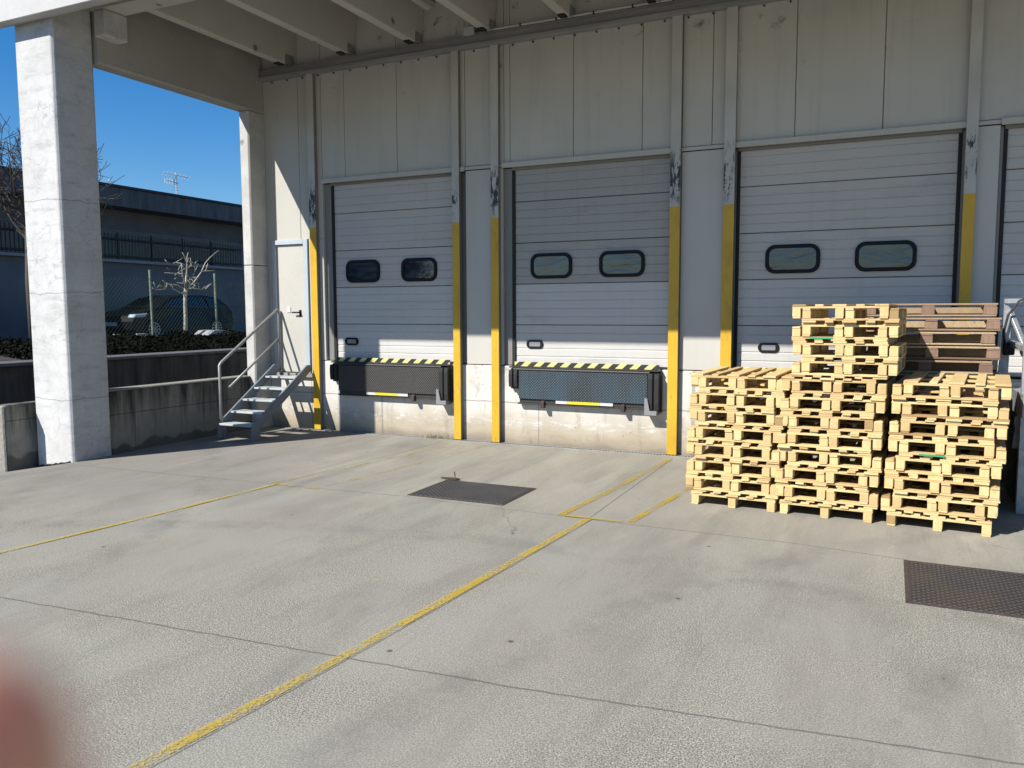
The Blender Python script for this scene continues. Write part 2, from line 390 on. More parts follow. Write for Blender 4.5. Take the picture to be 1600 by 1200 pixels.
mat('far_frame', col=(.16, .165, .17), rough=.6)
mat('far_bar', col=(.012, .012, .014), rough=.6)
mat('far_sill', col=(.40, .40, .40), rough=.7)
mat('antenna_metal', col=(.8, .8, .8), rough=.5, metal=.1)
mat('white_pvc', col=(.62, .61, .57), rough=.5)
mat('lamp_body', col=(.42, .41, .38), rough=.5)
mat('lamp_diffuser', col=(.62, .62, .58), rough=.3)
mat('cable_black', col=(.02, .018, .016), rough=.6)
mat('white_board', concrete((.42, .44, .43), (.54, .55, .54), 5), .8)
mat('litter', concrete((.4, .38, .33), (.6, .57, .5), 5), .9)
mat('crack_gap', col=(.02, .018, .016), rough=.95)

# ------------------------------------------------------------------ mesh builder
class MB:
    def __init__(s): s.v = []; s.f = []
    def box(s, x0, x1, y0, y1, z0, z1):
        n = len(s.v)
        s.v += [(x0, y0, z0), (x1, y0, z0), (x1, y1, z0), (x0, y1, z0), (x0, y0, z1), (x1, y0, z1), (x1, y1, z1), (x0, y1, z1)]
        s.f += [tuple(n+i for i in q) for q in ((0, 3, 2, 1), (4, 5, 6, 7), (0, 1, 5, 4), (1, 2, 6, 5), (2, 3, 7, 6), (3, 0, 4, 7))]
        return s
    def prism(s, poly, axis, a, b):
        """poly: 2-D points; axis 'x': (y,z), 'y': (x,z), 'z': (x,y)"""
        def P(p, t): return {'x': (t, p[0], p[1]), 'y': (p[0], t, p[1]), 'z': (p[0], p[1], t)}[axis]
        n = len(s.v); k = len(poly)
        s.v += [P(p, a) for p in poly] + [P(p, b) for p in poly]
        s.f += [tuple(n+i for i in reversed(range(k))), tuple(n+k+i for i in range(k))]
        s.f += [(n+i, n+(i+1) % k, n+k+(i+1) % k, n+k+i) for i in range(k)]
        return s
    def tube(s, pts, r, n=8, caps=True):
        pts = [Vector(p) for p in pts]; R = r if isinstance(r, (list, tuple)) else [r]*len(pts)
        base = len(s.v); up = None
        for i, p in enumerate(pts):
            d = (pts[min(i+1, len(pts)-1)] - pts[max(i-1, 0)]).normalized()
            if up is None: up = Vector((0, 0, 1)) if abs(d.z) < .9 else Vector((1, 0, 0))
            a = d.cross(up).normalized(); b = a.cross(d).normalized(); up = b
            for k in range(n):
                t = 2*PI*k/n; s.v.append(tuple(p + (a*math.cos(t) + b*math.sin(t))*R[i]))
        for i in range(len(pts)-1):
            for k in range(n):
                s.f.append((base+i*n+k, base+i*n+(k+1) % n, base+(i+1)*n+(k+1) % n, base+(i+1)*n+k))
        if caps:
            s.f.append(tuple(base+k for k in reversed(range(n)))); e = base+(len(pts)-1)*n
            s.f.append(tuple(e+k for k in range(n)))
        return s
    def bar(s, p, q, w, h):
        """rectangular bar between two points"""
        p = Vector(p); q = Vector(q); d = (q-p).normalized()
        up = Vector((0, 0, 1)) if abs(d.z) < .95 else Vector((0, 1, 0))
        a = d.cross(up).normalized()*w/2; b = a.cross(d).normalized()*h/2
        n = len(s.v)
        for c in (p, q): s.v += [tuple(c-a-b), tuple(c+a-b), tuple(c+a+b), tuple(c-a+b)]
        s.f += [tuple(n+i for i in f) for f in ((0, 3, 2, 1), (4, 5, 6, 7), (0, 1, 5, 4), (1, 2, 6, 5), (2, 3, 7, 6), (3, 0, 4, 7))]
        return s
    def poly(s, pts):
        n = len(s.v); s.v += [tuple(p) for p in pts]; s.f.append(tuple(range(n, n+len(pts)))); return s

ORG = {}
def build(name, mb, material, parent=None, bevel=0.0, smooth=False, seg=1):
    o0 = ORG.get(parent.name, Vector((0, 0, 0))) if parent else Vector((0, 0, 0))
    me = bpy.data.meshes.new(name)
    me.from_pydata([tuple(Vector(v)-o0) for v in mb.v], [], mb.f); me.update()
    bm = bmesh.new(); bm.from_mesh(me)
    bmesh.ops.recalc_face_normals(bm, faces=bm.faces)
    if bevel:
        es = [e for e in bm.edges if len(e.link_faces) == 2 and e.calc_face_angle(0) > .6]
        bmesh.ops.bevel(bm, geom=es, offset=bevel, segments=seg, profile=.5, affect='EDGES', clamp_overlap=True)
    bm.to_mesh(me); bm.free()
    if smooth:
        for p in me.polygons: p.use_smooth = True
    me.materials.append(MATS[material])
    o = bpy.data.objects.new(name, me); C.objects.link(o)
    if parent: o.parent = parent
    ORG[o.name] = o0
    return o
def tag(o, label, cat, group=None):
    o['label'] = label; o['category'] = cat
    if group: o['group'] = group
    return o
def thing(name, label, cat, loc=(0, 0, 0), group=None):
    o = bpy.data.objects.new(name, None); C.objects.link(o); o.location = loc; o.empty_display_size = .1
    ORG[o.name] = Vector(loc)
    return tag(o, label, cat, group)
def struct(name, mb, m, **k):
    o = build(name, mb, m, **k); o['kind'] = 'structure'; return o
B = lambda *a: MB().box(*a)

# ------------------------------------------------------------------ camera, light, sky
cam = bpy.data.cameras.new('camera'); co = bpy.data.objects.new('camera', cam); C.objects.link(co)
yaw, pit, rol = math.radians(25.05), math.radians(5.1), math.radians(.2)
fw = Vector((-math.sin(yaw)*math.cos(pit), math.cos(yaw)*math.cos(pit), -math.sin(pit)))
rt = Vector((math.cos(yaw), math.sin(yaw), 0)); dn = fw.cross(rt)
r2 = rt*math.cos(rol) + dn*math.sin(rol); d2 = -rt*math.sin(rol) + dn*math.cos(rol)
M = Matrix((r2, -d2, -fw)).transposed().to_4x4(); M.translation = (0, -10, 1.8)
co.matrix_world = M
cam.sensor_width = 36; cam.lens = 36*1265/1600; cam.clip_start = .01; cam.clip_end = 1500
SC.camera = co
SUN = Vector((.59, 1, -1.03)).normalized()
sl = bpy.data.lights.new('sun', 'SUN'); so = bpy.data.objects.new('sun', sl); C.objects.link(so)
so.rotation_euler = SUN.to_track_quat('-Z', 'Y').to_euler(); sl.energy = 5.0; sl.angle = math.radians(.5); sl.color = (1, .955, .88)
w = bpy.data.worlds.new('World'); SC.world = w; w.use_nodes = True
nt = w.node_tree; sky = nt.nodes.new('ShaderNodeTexSky'); sky.sky_type = 'NISHITA'; sky.sun_disc = False
sky.sun_elevation = math.asin(-SUN.z); sky.sun_rotation = math.atan2(-SUN.x, -SUN.y)
sky.air_density = 1.0; sky.dust_density = .25; sky.ozone_density = 3.0
hs = nt.nodes.new('ShaderNodeHueSaturation'); hs.inputs['Saturation'].default_value = 1.42
nt.links.new(sky.outputs[0], hs.inputs['Color']); tn = nt.nodes.new('ShaderNodeMix'); tn.data_type = 'RGBA'; tn.blend_type = 'MULTIPLY'; tn.inputs[0].default_value = 1; tn.inputs[7].default_value = (.90, .98, 1.10, 1)
nt.links.new(hs.outputs[0], tn.inputs[6]); nt.links.new(tn.outputs[2], nt.nodes['Background'].inputs[0]); nt.nodes['Background'].inputs[1].default_value = .075
SC.view_settings.view_transform = 'Standard'; SC.view_settings.look = 'None'; SC.view_settings.exposure = 0.7; SC.view_settings.gamma = 1
SC.cycles.max_bounces = 10; SC.cycles.diffuse_bounces = 6; SC.cycles.transparent_max_bounces = 12

# ------------------------------------------------------------------ ground
g = MB()
xs = [-9.72, -9.4, -9.15, -8.97, -8.7, -7, -4, 0, 4, 10, 40, 300]
ys = [-400, -60, -20, -10, -6, -4, -3.6, -3.2, -2.8, -2.4, 0, .25]
def gz(x, y):
    t = min(max((-8.93-x)/.65, 0), 1); q = min(max((-2.3-y)/.6, 0), 1)
    return -.12*t*q
for yy in ys:
    for xx in xs: g.v.append((xx, yy, gz(xx, yy)))
for j in range(len(ys)-1):
    for i in range(len(xs)-1):
        a = j*len(xs)+i; g.f.append((a, a+1, a+1+len(xs), a+len(xs)))
struct('yard_ground', g, 'yard_concrete')
struct('lane_ground', MB().poly([(-400, -400, -.35), (300, -400, -.35), (300, 400, -.35), (-400, 400, -.35)]), 'lane_asphalt')
struct('side_terrain', B(-400, -15.6, -200, 300, -.3, 1.0), 'lane_asphalt')

def line(pts, wdt, z=.004):
    m_ = MB()
    n = len(pts)
    for i, (x, y) in enumerate(pts):
        a = Vector(pts[max(i-1, 0)]); b = Vector(pts[min(i+1, n-1)]); d = (b-a).normalized(); nn = Vector((-d.y, d.x))*wdt/2
        m_.v += [(x-nn.x, y-nn.y, z), (x+nn.x, y+nn.y, z)]
    for i in range(n-1): m_.f.append((2*i, 2*i+1, 2*i+3, 2*i+2))
    return m_
for pts, wd in (([(-2.68, -9), (-2.655, -7.84), (-2.605, -7.32), (-2.545, -6.66), (-2.475, -5.7), (-2.33, -3.47)], .064),
                ([(-2.60, -3.43), (-2.50, -2.3), (-2.39, -.35)], .07), ([(-1.97, -3.43), (-1.88, -2.57), (-1.66, -.4)], .07),
                ([(-2.555, -3.435), (-2.02, -3.435)], .05),
                ([(-6.2, -8.5), (-6.03, -6.23), (-5.91, -5.09), (-5.80, -3.44)], .048), ([(-5.86, -3.42), (-5.70, -2.59), (-5.3, -.35)], .085),
                ([(-5.28, -3.49), (-5.13, -2.45), (-4.9, -.35)], .085), ([(-5.80, -3.46), (-5.32, -3.46)], .05)):
    struct('painted_line', line(pts, wd, .004 if wd > .05 else .006), 'yellow_paint')

# ------------------------------------------------------------------ warehouse
ZD, ZL, ZT = 1.074, 3.765, 6.35
wh = thing('warehouse', 'long cream panel warehouse with four grey loading dock doors above a concrete base', 'warehouse', (-1, .3, 0))
build('concrete_base', B(-7.9, 9, 0, .5, -.1, ZD-.012), 'dock_concrete', wh, .012)
build('concrete_base', B(-9.0, -7.902, .0, .5, -.1, .86), 'dock_concrete', wh, .01)
build('rear_volume', B(-9.0, 9, .5, 14, -.1, 7.0), 'wall_panel', wh)
def panels(x0, x1, z0, z1, seams, m_='wall_panel', y0=.0):
    e = [x0] + seams + [x1]
    for a, b in zip(e[:-1], e[1:]):
        build('wall_panel', B(a+.0035, b-.0035, y0, .12, z0, z1), m_, wh, .003)
# header panels over each bay, and full height piers
panels(-7.80, -5.37, ZL, ZT, [-7.38, -6.47])
panels(-5.37, -4.78, ZL+.02, ZT, [])
panels(-4.78, -2.38, ZL, ZT, [-4.69, -3.79, -2.88])
panels(-2.38, -1.75, ZL+.02, ZT, [-2.02])
panels(-1.75, .68, ZL, ZT, [-1.08, -.16])
panels(.68, 4.2, ZL+.02, ZT, [1.6, 2.5, 3.4])
panels(4.2, 9, ZD, ZT, [5.2, 6.2, 7.2, 8.2])
panels(-5.37, -4.80, ZD, ZL-.04, [], 'pier_panel')
panels(-2.38, -1.78, ZD, ZL-.04, [], 'pier_panel')
panels(.70, .97, ZD, ZL-.04, [], 'pier_panel')
panels(3.40, 4.2, ZD, ZL-.04, [], 'pier_panel')
panels(-8.95, -7.80, 2.915, ZT, [-8.23], 'entrance_panel')
panels(-8.95, -8.79, .86, 2.915, [], 'entrance_panel'); panels(-8.09, -7.904, .864, 1.07, [], 'entrance_panel'); panels(-8.09, -7.80, 1.072, 2.913, [], 'entrance_panel')
build('backing_wall', B(-9.0, 9, .13, .49, ZD, ZT), 'dark_gap', wh)
for a, b in ((-5.37, -4.78), (-2.38, -1.75), (.70, 1.0)):
    build('sill_trim', B(a, b, -.02, .0-.0005, ZL-.03, ZL+.012), 'trim_cream', wh, .003)
for a, b in ((-8.955, -8.93),): build('corner_trim', B(a, b, -.03, .1, .87, ZT), 'jamb_grey', wh, .003)
# side door
sd = build('entrance_door', B(-8.72, -8.18, .006, .05, .875, 2.84), 'side_door', wh, .004)
build('door_frame', B(-8.785, -8.722, -.03, .06, .865, 2.915), 'side_frame', wh, .004)
build('door_frame', B(-8.178, -8.095, -.03, .06, .865, 2.915), 'side_frame', wh, .004)
build('door_frame', B(-8.721, -8.179, -.03, .06, 2.843, 2.914), 'side_frame', wh, .004)
build('threshold', B(-8.95, -8.03, -.06, -.0008, .80, .862), 'rough_cap', wh, .006)
hb = MB().box(-8.30, -8.265, -.010, .006, 1.74, 1.84); build('door_handle', hb, 'black_plastic', sd, .003)
build('door_handle', MB().tube([(-8.283, -.012, 1.80), (-8.283, -.05, 1.80), (-8.40, -.05, 1.80)], .012), 'black_plastic', sd)
build('lock_plate', B(-8.54, -8.47, -.004, .006, 1.80, 1.89), 'reflect_white', sd, .002)

def rrect(cx, cz, w_, h_, r, n=6):
    P = []
    for qx, qz, a0 in ((1, -1, -90), (1, 1, 0), (-1, 1, 90), (-1, -1, 180)):
        for k in range(n+1):
            t = math.radians(a0+90*k/n)
            P.append((cx+qx*(w_/2-r)+r*math.cos(t), cz+qz*(h_/2-r)+r*math.sin(t)))
    return P
def ring(outer, inner, y0, y1):
    m_ = MB(); k = len(outer)
    for y in (y0, y1):
        for P in (outer, inner): m_.v += [(p[0], y, p[1]) for p in P]
    for i in range(k):
        j = (i+1) % k
        m_.f += [(i, j, k+j, k+i), (2*k+i, 3*k+i, 3*k+j, 2*k+j), (i, 2*k+i, 2*k+j, j), (k+i, k+j, 3*k+j, 3*k+i)]
    return m_
SECT = [ZD+.012, 1.624, 2.174, 2.724, 3.274, ZL-.02]
def dock_door(x0, x1, wins, handle, upper, jl, jr):
    d = build('sectional_door', B(x0-.02, x1+.02, .128, .1295, ZD, ZL), 'dark_gap', wh)
    for i in range(5):
        z0, z1 = SECT[i]+.002, SECT[i+1]-.002
        s = MB(); nr = max(1, int(round((z1-z0)/.11)))
        prof = [(.125, z0)]
        for k in range(nr):
            a = z0+(z1-z0)*k/nr; b = z0+(z1-z0)*(k+1)/nr
            prof += [(.089, a+.002), (.082, a+.010), (.082, b-.010), (.089, b-.002)]
        prof += [(.125, z1)]
        s.prism(prof, 'x', x0, x1)
        m_ = 'door_light' if i < 2 else upper
        build('door_section', s, m_, d)
    for (a, b) in wins:
        cx = (a+b)/2; wd = b-a
        o_ = rrect(cx, 2.407, wd, .335, .11); n_ = rrect(cx, 2.407, wd-.085, .25, .075)
        build('window_frame', ring(o_, n_, .052, .09), 'black_plastic', d, .004)
        build('window_pane', MB().prism(n_, 'y', .066, .080), 'window_pane', d)
    hx = (handle[0]+handle[1])/2
    o_ = rrect(hx, 1.362, .245, .115, .055); n_ = rrect(hx, 1.362, .16, .062, .012)
    build('door_pull', ring(o_, n_, .064, .088), 'black_plastic', d, .004)
    build('door_pull_plate', MB().prism(n_, 'y', .070, .081), 'recess_plate', d)
    build('bottom_seal', B(x0, x1, .085, .12, ZD-.008, ZD+.014), 'black_rubber', d)
    # frame round the opening
    build('lintel_trim', B(jl, jr, -.045, -.0005, ZL-.045, ZL+.02), 'trim_cream', wh, .004)
    build('lintel_seal', B(x0-.02, x1+.02, .03, .115, ZL-.075, ZL-.03), 'jamb_grey', wh, .003)
    for a, b in ((jl, x0-.028), (x1+.028, jr)):
        if b-a > .01: build('door_jamb', B(a, b, .05, .124, ZD, ZL-.047), 'jamb_grey', wh, .004)
    for a, b in ((x0-.026, x0+.012), (x1-.012, x1+.026)):
        build('side_seal', B(a, b, .058, .081, ZD, ZL-.08), 'black_rubber', wh, .003)
    return d
dock_door(-7.66, -5.50, ((-7.45, -6.85), (-6.47, -5.88)), (-7.5, -7.26), 'door_grey', -7.80, -5.37)
dock_door(-4.66, -2.46, ((-4.42, -3.83), (-3.45, -2.85)), (-4.48, -4.25), 'door_grey_dark', -4.80, -2.38)
dock_door(-1.70, .60, ((-1.38, -.77), (-.40, .23)), (-1.44, -1.20), 'door_grey', -1.78, .70)
dock_door(1.03, 3.32, ((1.30, 1.90), (2.30, 2.90)), (1.25, 1.49), 'door_grey', .97, 3.40)
# girt (steel channel) under the ribs
build('steel_girt', B(-8.88, 9, -.09, .0-.0006, 5.373, 5.465), 'girt_steel', wh, .004)
build('girt_flange', B(-8.90, 9, -.115, -.0006, 5.32, 5.371), 'flange_paint', wh, .004)
build('girt_flange', B(-8.88, 9, -.10, -.0006, 5.467, 5.482), 'girt_steel', wh, .003)
bl = MB()
for i in range(60):
    x = -8.7 + i*.29
    bl.tube([(x, -.02, 5.30), (x, .0, 5.30)], .012, 6)
build('fixing_bolts', bl, 'rust_frame', wh)

# steel posts
def post(x0, x1, label):
    p = thing('steel_post', label, 'post', ((x0+x1)/2, -.05, 0), 'steel guard posts beside the dock doors')
    m_ = MB().box(x0, x1, -.082, -.07, 0.0, 5.318)
    build('face_plate', m_, 'post_paint', p, .002)
    web = MB().box(x0+.004, x0+.014, -.0695, -.001, 0, 5.318); web.box(x1-.012, x1-.004, -.0695, -.004, 0, 5.318)
    build('web_plate', web, 'jamb_grey', p)
    build('foot_plate', B(x0-.01, x1+.02, -.09, -.02, .002, .012), 'rust_frame', p)
    return p
for a, b, l in ((-8.00, -7.88, 'yellow and grey steel post between the blue framed side door and the first dock door'),
                (-5.54, -5.43, 'yellow and grey steel post right of the first dock door, dry weeds at its foot'),
                (-4.945, -4.83, 'yellow and grey steel post at the left side of the second dock door'),
                (-2.50, -2.375, 'yellow and grey steel post at the right side of the second dock door'),
                (-1.86, -1.73, 'yellow and grey steel post behind the low left stack of pallets'),
                (.646, .758, 'yellow and grey steel post rising behind the dark aged pallets')):
    post(a, b, l)

# dock levellers
def leveller(x0, x1, tread, label, strip, hooks):
    t = thing('dock_leveller', label, 'dock leveller', ((x0+x1)/2, -.1, .6), 'dock levellers under the doors')
    build('lip_plate', B(x0, x1, -.115, -.10, .635, 1.01), tread, t, .002)
    build('lip_body', B(x0+.02, x1-.02, -.099, -.0008, .68, 1.0), 'lever_steel', t)
    build('hinge_nosing', MB().tube([(x0-.08, -.098, 1.028), (x1+.03, -.098, 1.028)], .016), 'lever_steel', t)
    build('platform_top', B(x0-.16, x1+.16, -.09, .078, 1.046, 1.064), 'tread_brown', t, .002)
    build('hazard_edge', B(x0-.10, x1+.13, -.028, -.012, 1.065, 1.125), 'hazard_paint', t, .001)
    for a, b, zz, big in ((x1+.012, x1+.16, .53, 1), (x0-.14, x0-.012, .76, 0)):
        q = MB().prism([(-.001, zz+.03), (-.135, zz+.03), (-.145, zz+.12), (-.145, .96), (-.135, 1.02), (-.001, 1.02)], 'x', a, (a+b)/2-.008)
        q.prism([(-.001, zz+.03), (-.135, zz+.03), (-.145, zz+.12), (-.145, .96), (-.135, 1.02), (-.001, 1.02)], 'x', (a+b)/2+.008, b)
        build('rubber_bumper', q, 'black_rubber', t, .006)
        build('bumper_plate', B(a-.004, b+.01, -.06, -.0012, zz, 1.035), 'lever_steel', t, .002)
        if big:
            build('bumper_bracket', MB().prism([(a-.03, .50), (b-.02, .50), (b-.02, .555), (a+.04, .555), (a+.01, .70), (a-.03, .72)], 'y', -.17, -.0016), 'recess_plate', t, .003)
    build('support_bar', B(x0-.03, x1+.0, -.085, -.03, .555, .578), 'lever_steel', t, .002)
    a, b = strip
    build('reflector_strip', B(a, b, -.100, -.09, .585, .632), 'reflect_yellow', t)
    for c0, c1 in ((a-.16, a-.002), (b+.002, b+.18)):
        build('white_strip', B(c0, c1, -.100, -.09, .585, .632), 'reflect_white', t)
    build('lip_rail', B(x0, x1, -.088, -.002, .582, .634), 'lever_steel', t, .002)
    for h in hooks:
        build('lip_hook', MB().prism([(-.125, .52), (-.06, .52), (-.06, .64), (-.125, .60)], 'x', h, h+.05), 'rust_frame', t, .003)
    return t
leveller(-7.50, -5.76, 'tread_brown', 'brown checker plate dock leveller with black bumpers under the first dock door', (-6.85, -6.47), (-6.22,))
leveller(-4.52, -2.75, 'tread_blue', 'blue grey checker plate dock leveller hanging under the second dock door', (-3.83, -3.38), (-4.2, -3.09))
leveller(-1.50, .42, 'tread_brown', 'dock leveller hidden behind the pallet stacks under the third dock door', (-.7, -.3), (0.0,))

# drainage channel
dc = MB().box(-9.0, 9, -.135, -.125, -.0, .006); dc.box(-9.0, 9, -.055, -.045, -.0, .006)
for i in range(430):
    x = -8.6 + i*.04
    dc.box(x, x+.016, -.124, -.056, .0, .005)
d_ = thing('drain_channel', 'narrow slotted drain channel along the foot of the dock wall', 'drain', (0, -.09, 0))
build('channel_bed', MB().poly([(-9, -.125, .003), (9, -.125, .003), (9, -.056, .003), (-9, -.056, .003)]), 'crack_gap', d_)
build('slotted_grate', dc, 'galvanised', d_)

# ------------------------------------------------------------------ canopy
cp = thing('concrete_canopy', 'precast concrete canopy with ribbed ceiling carried by a tall cracked column', 'canopy', (-9.2, -3, 0))
c = .05
col = [(-9.60, -3.45), (-8.975, -3.45), (-8.945, -3.42), (-8.945, -2.93), (-8.99, -2.885), (-9.24, -2.885), (-9.24, -3.0), (-9.57, -3.37), (-9.60, -3.41)]
cm = build('front_column', MB().prism(col, 'z', -.25, 6.148), 'column_concrete', cp, .008)
for yy, zz in ((-3.165, 4.76), (-3.165, 1.81)):
    build('tie_hole', MB().tube([(-8.96, yy, zz), (-8.9475, yy, zz)], .042, 20), 'crack_gap', cm)
    build('hole_rim', ring([(yy+.052*math.cos(t*PI/10), zz+.052*math.sin(t*PI/10)) for t in range(20)], [(yy+.042*math.cos(t*PI/10), zz+.042*math.sin(t*PI/10)) for t in range(20)], 0, 1), 'column_concrete', cm) if False else None
build('corbel', B(-8.884, -8.70, -2.93, -2.60, 5.14, 5.45), 'column_concrete', cp, .01)
ck = MB().tube([(-9.62+.62*i/12, -3.46, -.105+.105*i/12+.012*random.uniform(-1, 1)) for i in range(13)], .012, 5)
build('base_crack', ck, 'crack_gap', cp)
build('rear_column', MB().prism([(-9.06, -.35), (-8.91, -.35), (-8.885, -.325), (-8.885, -.002), (-9.06, -.002)], 'z', -.1, 2.52), 'rear_column_concrete', cp, .005)
build('rear_column', MB().prism([(-9.06, -.35), (-8.91, -.35), (-8.885, -.325), (-8.885, -.002), (-9.06, -.002)], 'z', 2.53, 4.835), 'rear_column_concrete', cp, .005)
build('side_beam', MB().prism([(-9.10, 4.84), (-8.905, 4.84), (-8.885, 4.86), (-8.885, 6.2), (-9.10, 6.2)], 'y', -2.883, -.003), 'side_beam_concrete', cp, .004)
# fascia beam and roof slab
build('fascia', MB().prism([(-3.63, 5.20), (-3.55, 5.185), (-3.54, 5.21), (-3.462, 5.21), (-3.462, 6.5), (-3.63, 6.5)], 'x', -9.85, 9), 'fascia_concrete', cp, .006)
build('roof_slab', B(-9.8, 9, -3.46, 1.0, 6.15, 6.4), 'beam_concrete', cp)
build('edge_beam', B(-8.95, 9, -2.93, -2.62, 5.455, 6.148), 'beam_concrete', cp, .006)
xr = [-8.27 + 1.125*i for i in range(16)]
for i, x in enumerate(xr):
    zb = 5.475
    r_ = MB().prism([(x-.13, zb+.012), (x-.12, zb), (x-.012, zb), (x, zb+.012), (x+.035, 6.148), (x-.165, 6.148)], 'y', -2.618, -.20)
    rb = build('roof_rib', r_, 'beam_concrete', cp, .004)
    build('rib_end', MB().prism([(x-.128, 5.62), (x-.002, 5.62), (x+.034, 6.147), (x-.164, 6.147)], 'y', -.1995, -.004), 'beam_concrete', cp)
    build('bearing_bracket', MB().box(x-.10, x+.012, -.198, -.17, 5.484, 5.619).box(x-.0, x+.012, -.169, -.03, 5.484, 5.619), 'girt_steel', cp, .002)
    build('bearing_pad', B(x-.11, x-.02, -.33, -.21, 5.455, 5.474), 'black_rubber', cp)

# light fitting, conduit and junction box on the ceiling
lf = thing('fluorescent_light', 'grey fluorescent light fitting hung between two roof ribs', 'light fitting', (-5.6, -1.1, 5.85))
build('light_body', MB().prism([(-5.70, 5.80), (-5.66, 5.76), (-5.56, 5.76), (-5.52, 5.80), (-5.53, 5.87), (-5.69, 5.87)], 'y', -1.80, -.50), 'lamp_body', lf, .004)
build('light_diffuser', MB().prism([(-5.665, 5.759), (-5.64, 5.722), (-5.58, 5.722), (-5.555, 5.759)], 'y', -1.76, -.54), 'lamp_diffuser', lf, .006)
for yy in (-1.5, -.8): build('hanger', MB().tube([(-5.61, yy, 5.87), (-5.61, yy, 6.15)], .006, 6), 'lamp_body', lf)
cd = thing('cable_conduit', 'thin white cable conduit clipped along the top of the steel girt', 'conduit', (-3, -.29, 5.53))
build('conduit_tube', MB().tube([(-5.06, -.115, 5.50), (6, -.115, 5.50)], .013), 'white_pvc', cd)
build('junction_box', B(-5.33, -5.17, -.10, -.01, 5.483, 5.60), 'white_pvc', cd, .006)
build('cable_drop', MB().tube([(-5.22, -.05, 5.60), (-5.22, -.05, 5.75), (-5.21, -.04, 6.14)], .008, 6), 'white_pvc', cd)
build('cable_link', MB().tube([(-5.17, -.08, 5.53), (-5.10, -.11, 5.515), (-5.06, -.115, 5.50)], .009, 6), 'cable_black', cd)
for i in range(22): build('pipe_clip', B(-4.99+i*.5, -4.97+i*.5, -.131, -.099, 5.483, 5.517), 'cable_black', cd)

# ------------------------------------------------------------------ stairs
st = thing('steel_staircase', 'short grey steel staircase with a tubular handrail up to the side door', 'staircase', (-8.35, -.7, 0))
def stringer(x0, x1):
    return MB().prism([(-1.38, .0), (-1.22, .0), (-1.22, .16), (-.05, .93), (-.05, 1.00), (-.17, 1.00), (-1.38, .215)], 'x', x0, x1)
build('stringer', stringer(-8.70, -8.672), 'stair_paint', st, .003)
build('stringer', stringer(-8.065, -8.035), 'stair_paint', st, .003)
for i in range(5):
    y = -1.26 + i*.245; z = .225 + i*.152
    build('tread', B(-8.671, -8.066, y-.115, y+.115, z-.028, z), 'tread_paint', st, .004)
rl = MB().tube([(-8.685, -1.30, .0), (-8.685, -1.30, 1.05), (-8.685, -1.27, 1.085), (-8.685, -.06, 1.845), (-8.685, -.035, 1.84), (-8.685, -.03, 1.8), (-8.685, -.03, .9)], .021, 10)
build('handrail', rl, 'rail_paint', st, smooth=True)
build('mid_rail', MB().tube([(-8.685, -1.12, .72), (-8.685, -.035, 1.40)], .018, 10), 'rail_paint', st, smooth=True)

# ------------------------------------------------------------------ low walls on the left
lw = thing('low_concrete_wall', 'black stained low concrete wall running from the column to the staircase', 'wall', (-9.05, -1.5, 0))
build('wall_body', B(-9.22, -8.99, -2.88, -.352, -.4, .80), 'stained_concrete', lw, .012)
build('wall_cap', B(-9.215, -8.995, -2.88, -.352, .80, .825), 'rough_cap', lw, .01)
sw = thing('wall_stub', 'short stained concrete wall stub with a pale end coloured as sunlit left of the column', 'wall', (-9.75, -3.5, 0))
build('stub_body', B(-9.80, -9.655, -3.80, -2.9, -.4, .70), 'stained_concrete', sw, .03, seg=2)
build('stub_end', B(-9.795, -9.66, -3.825, -3.795, -.4, .69), 'rough_cap', sw, .02)  # paler colour puts the sunlight into the stub's front end
rw = thing('retaining_wall', 'dark stained concrete retaining wall beyond the low wall', 'wall', (-12.5, 5, 0))
build('wall_body', B(-12.95, -12.5, -6, 30, -.4, .97), 'retaining_concrete', rw, .01)
build('wall_cap', B(-13.0, -12.45, -6, 30, .971, 1.03), 'cap_concrete', rw, .01)
# planted bank between retaining wall and fence (uncountable ground cover)
bk = MB().prism([(-13.0, -.3), (-13.0, .93), (-13.6, 1.02), (-15.2, 1.14), (-15.6, 1.2), (-16.2, 1.2), (-16.2, -.3)], 'y', -6, 30)
struct('planted_bank', bk, 'soil')
lv = MB()
rr = random.Random(3)
for i in range(26000):
    y = rr.uniform(-1, 8.5); u = rr.random(); x = -13.05 - u*2.75
    z = .98 + u*.2 + rr.random()**2*(.10+.12*math.sin(y*2.1+x*1.7)**2)
    s = rr.uniform(.02, .045); a = Vector((rr.gauss(0, 1), rr.gauss(0, 1), rr.gauss(0, 1))).normalized(); b = a.orthogonal().normalized(); c_ = a.cross(b)
    p = Vector((x, y, z)); lv.poly([p-b*s, p+c_*s*.6, p+b*s, p-c_*s*.6])
iv = build('ground_cover', lv, 'ivy_leaf'); iv['kind'] = 'stuff'; iv['label'] = 'dark ivy and low shrubs covering the bank below the fence'

# fence
FX = -16.0
fn = thing('chain_link_fence', 'green chain link fence with pale weathered posts above the dark bank', 'fence', (FX, 4, 1.2))
for y in (1.9, 3.93, 5.97, 8.0, 10.0):
    build('fence_post', MB().tube([(FX+.02, y, 1.15), (FX, y, 2.82)], .027, 8), 'fence_paint', fn)
wr = MB()
def wire(p, q, r=.0034):
    wr.tube([p, q], r, 3, False)
H0, H1 = 1.28, 2.62
n = int(9.0/.1)
for i in range(n):
    y = 1.4 + i*.1; hgt = H1-H0
    wire((FX, y, H0), (FX, y+hgt*.9, H1)); wire((FX+.006, y, H1), (FX+.006, y+hgt*.9, H0))
for z in (H0, H1, (H0+H1)/2): wire((FX, 1.4, z), (FX, 11, z), .005)
build('wire_mesh', wr, 'fence_wire', fn)
kb = thing('fence_kerb', 'low dark kerb wall under the chain link fence', 'kerb', (FX, 4, 1.1))
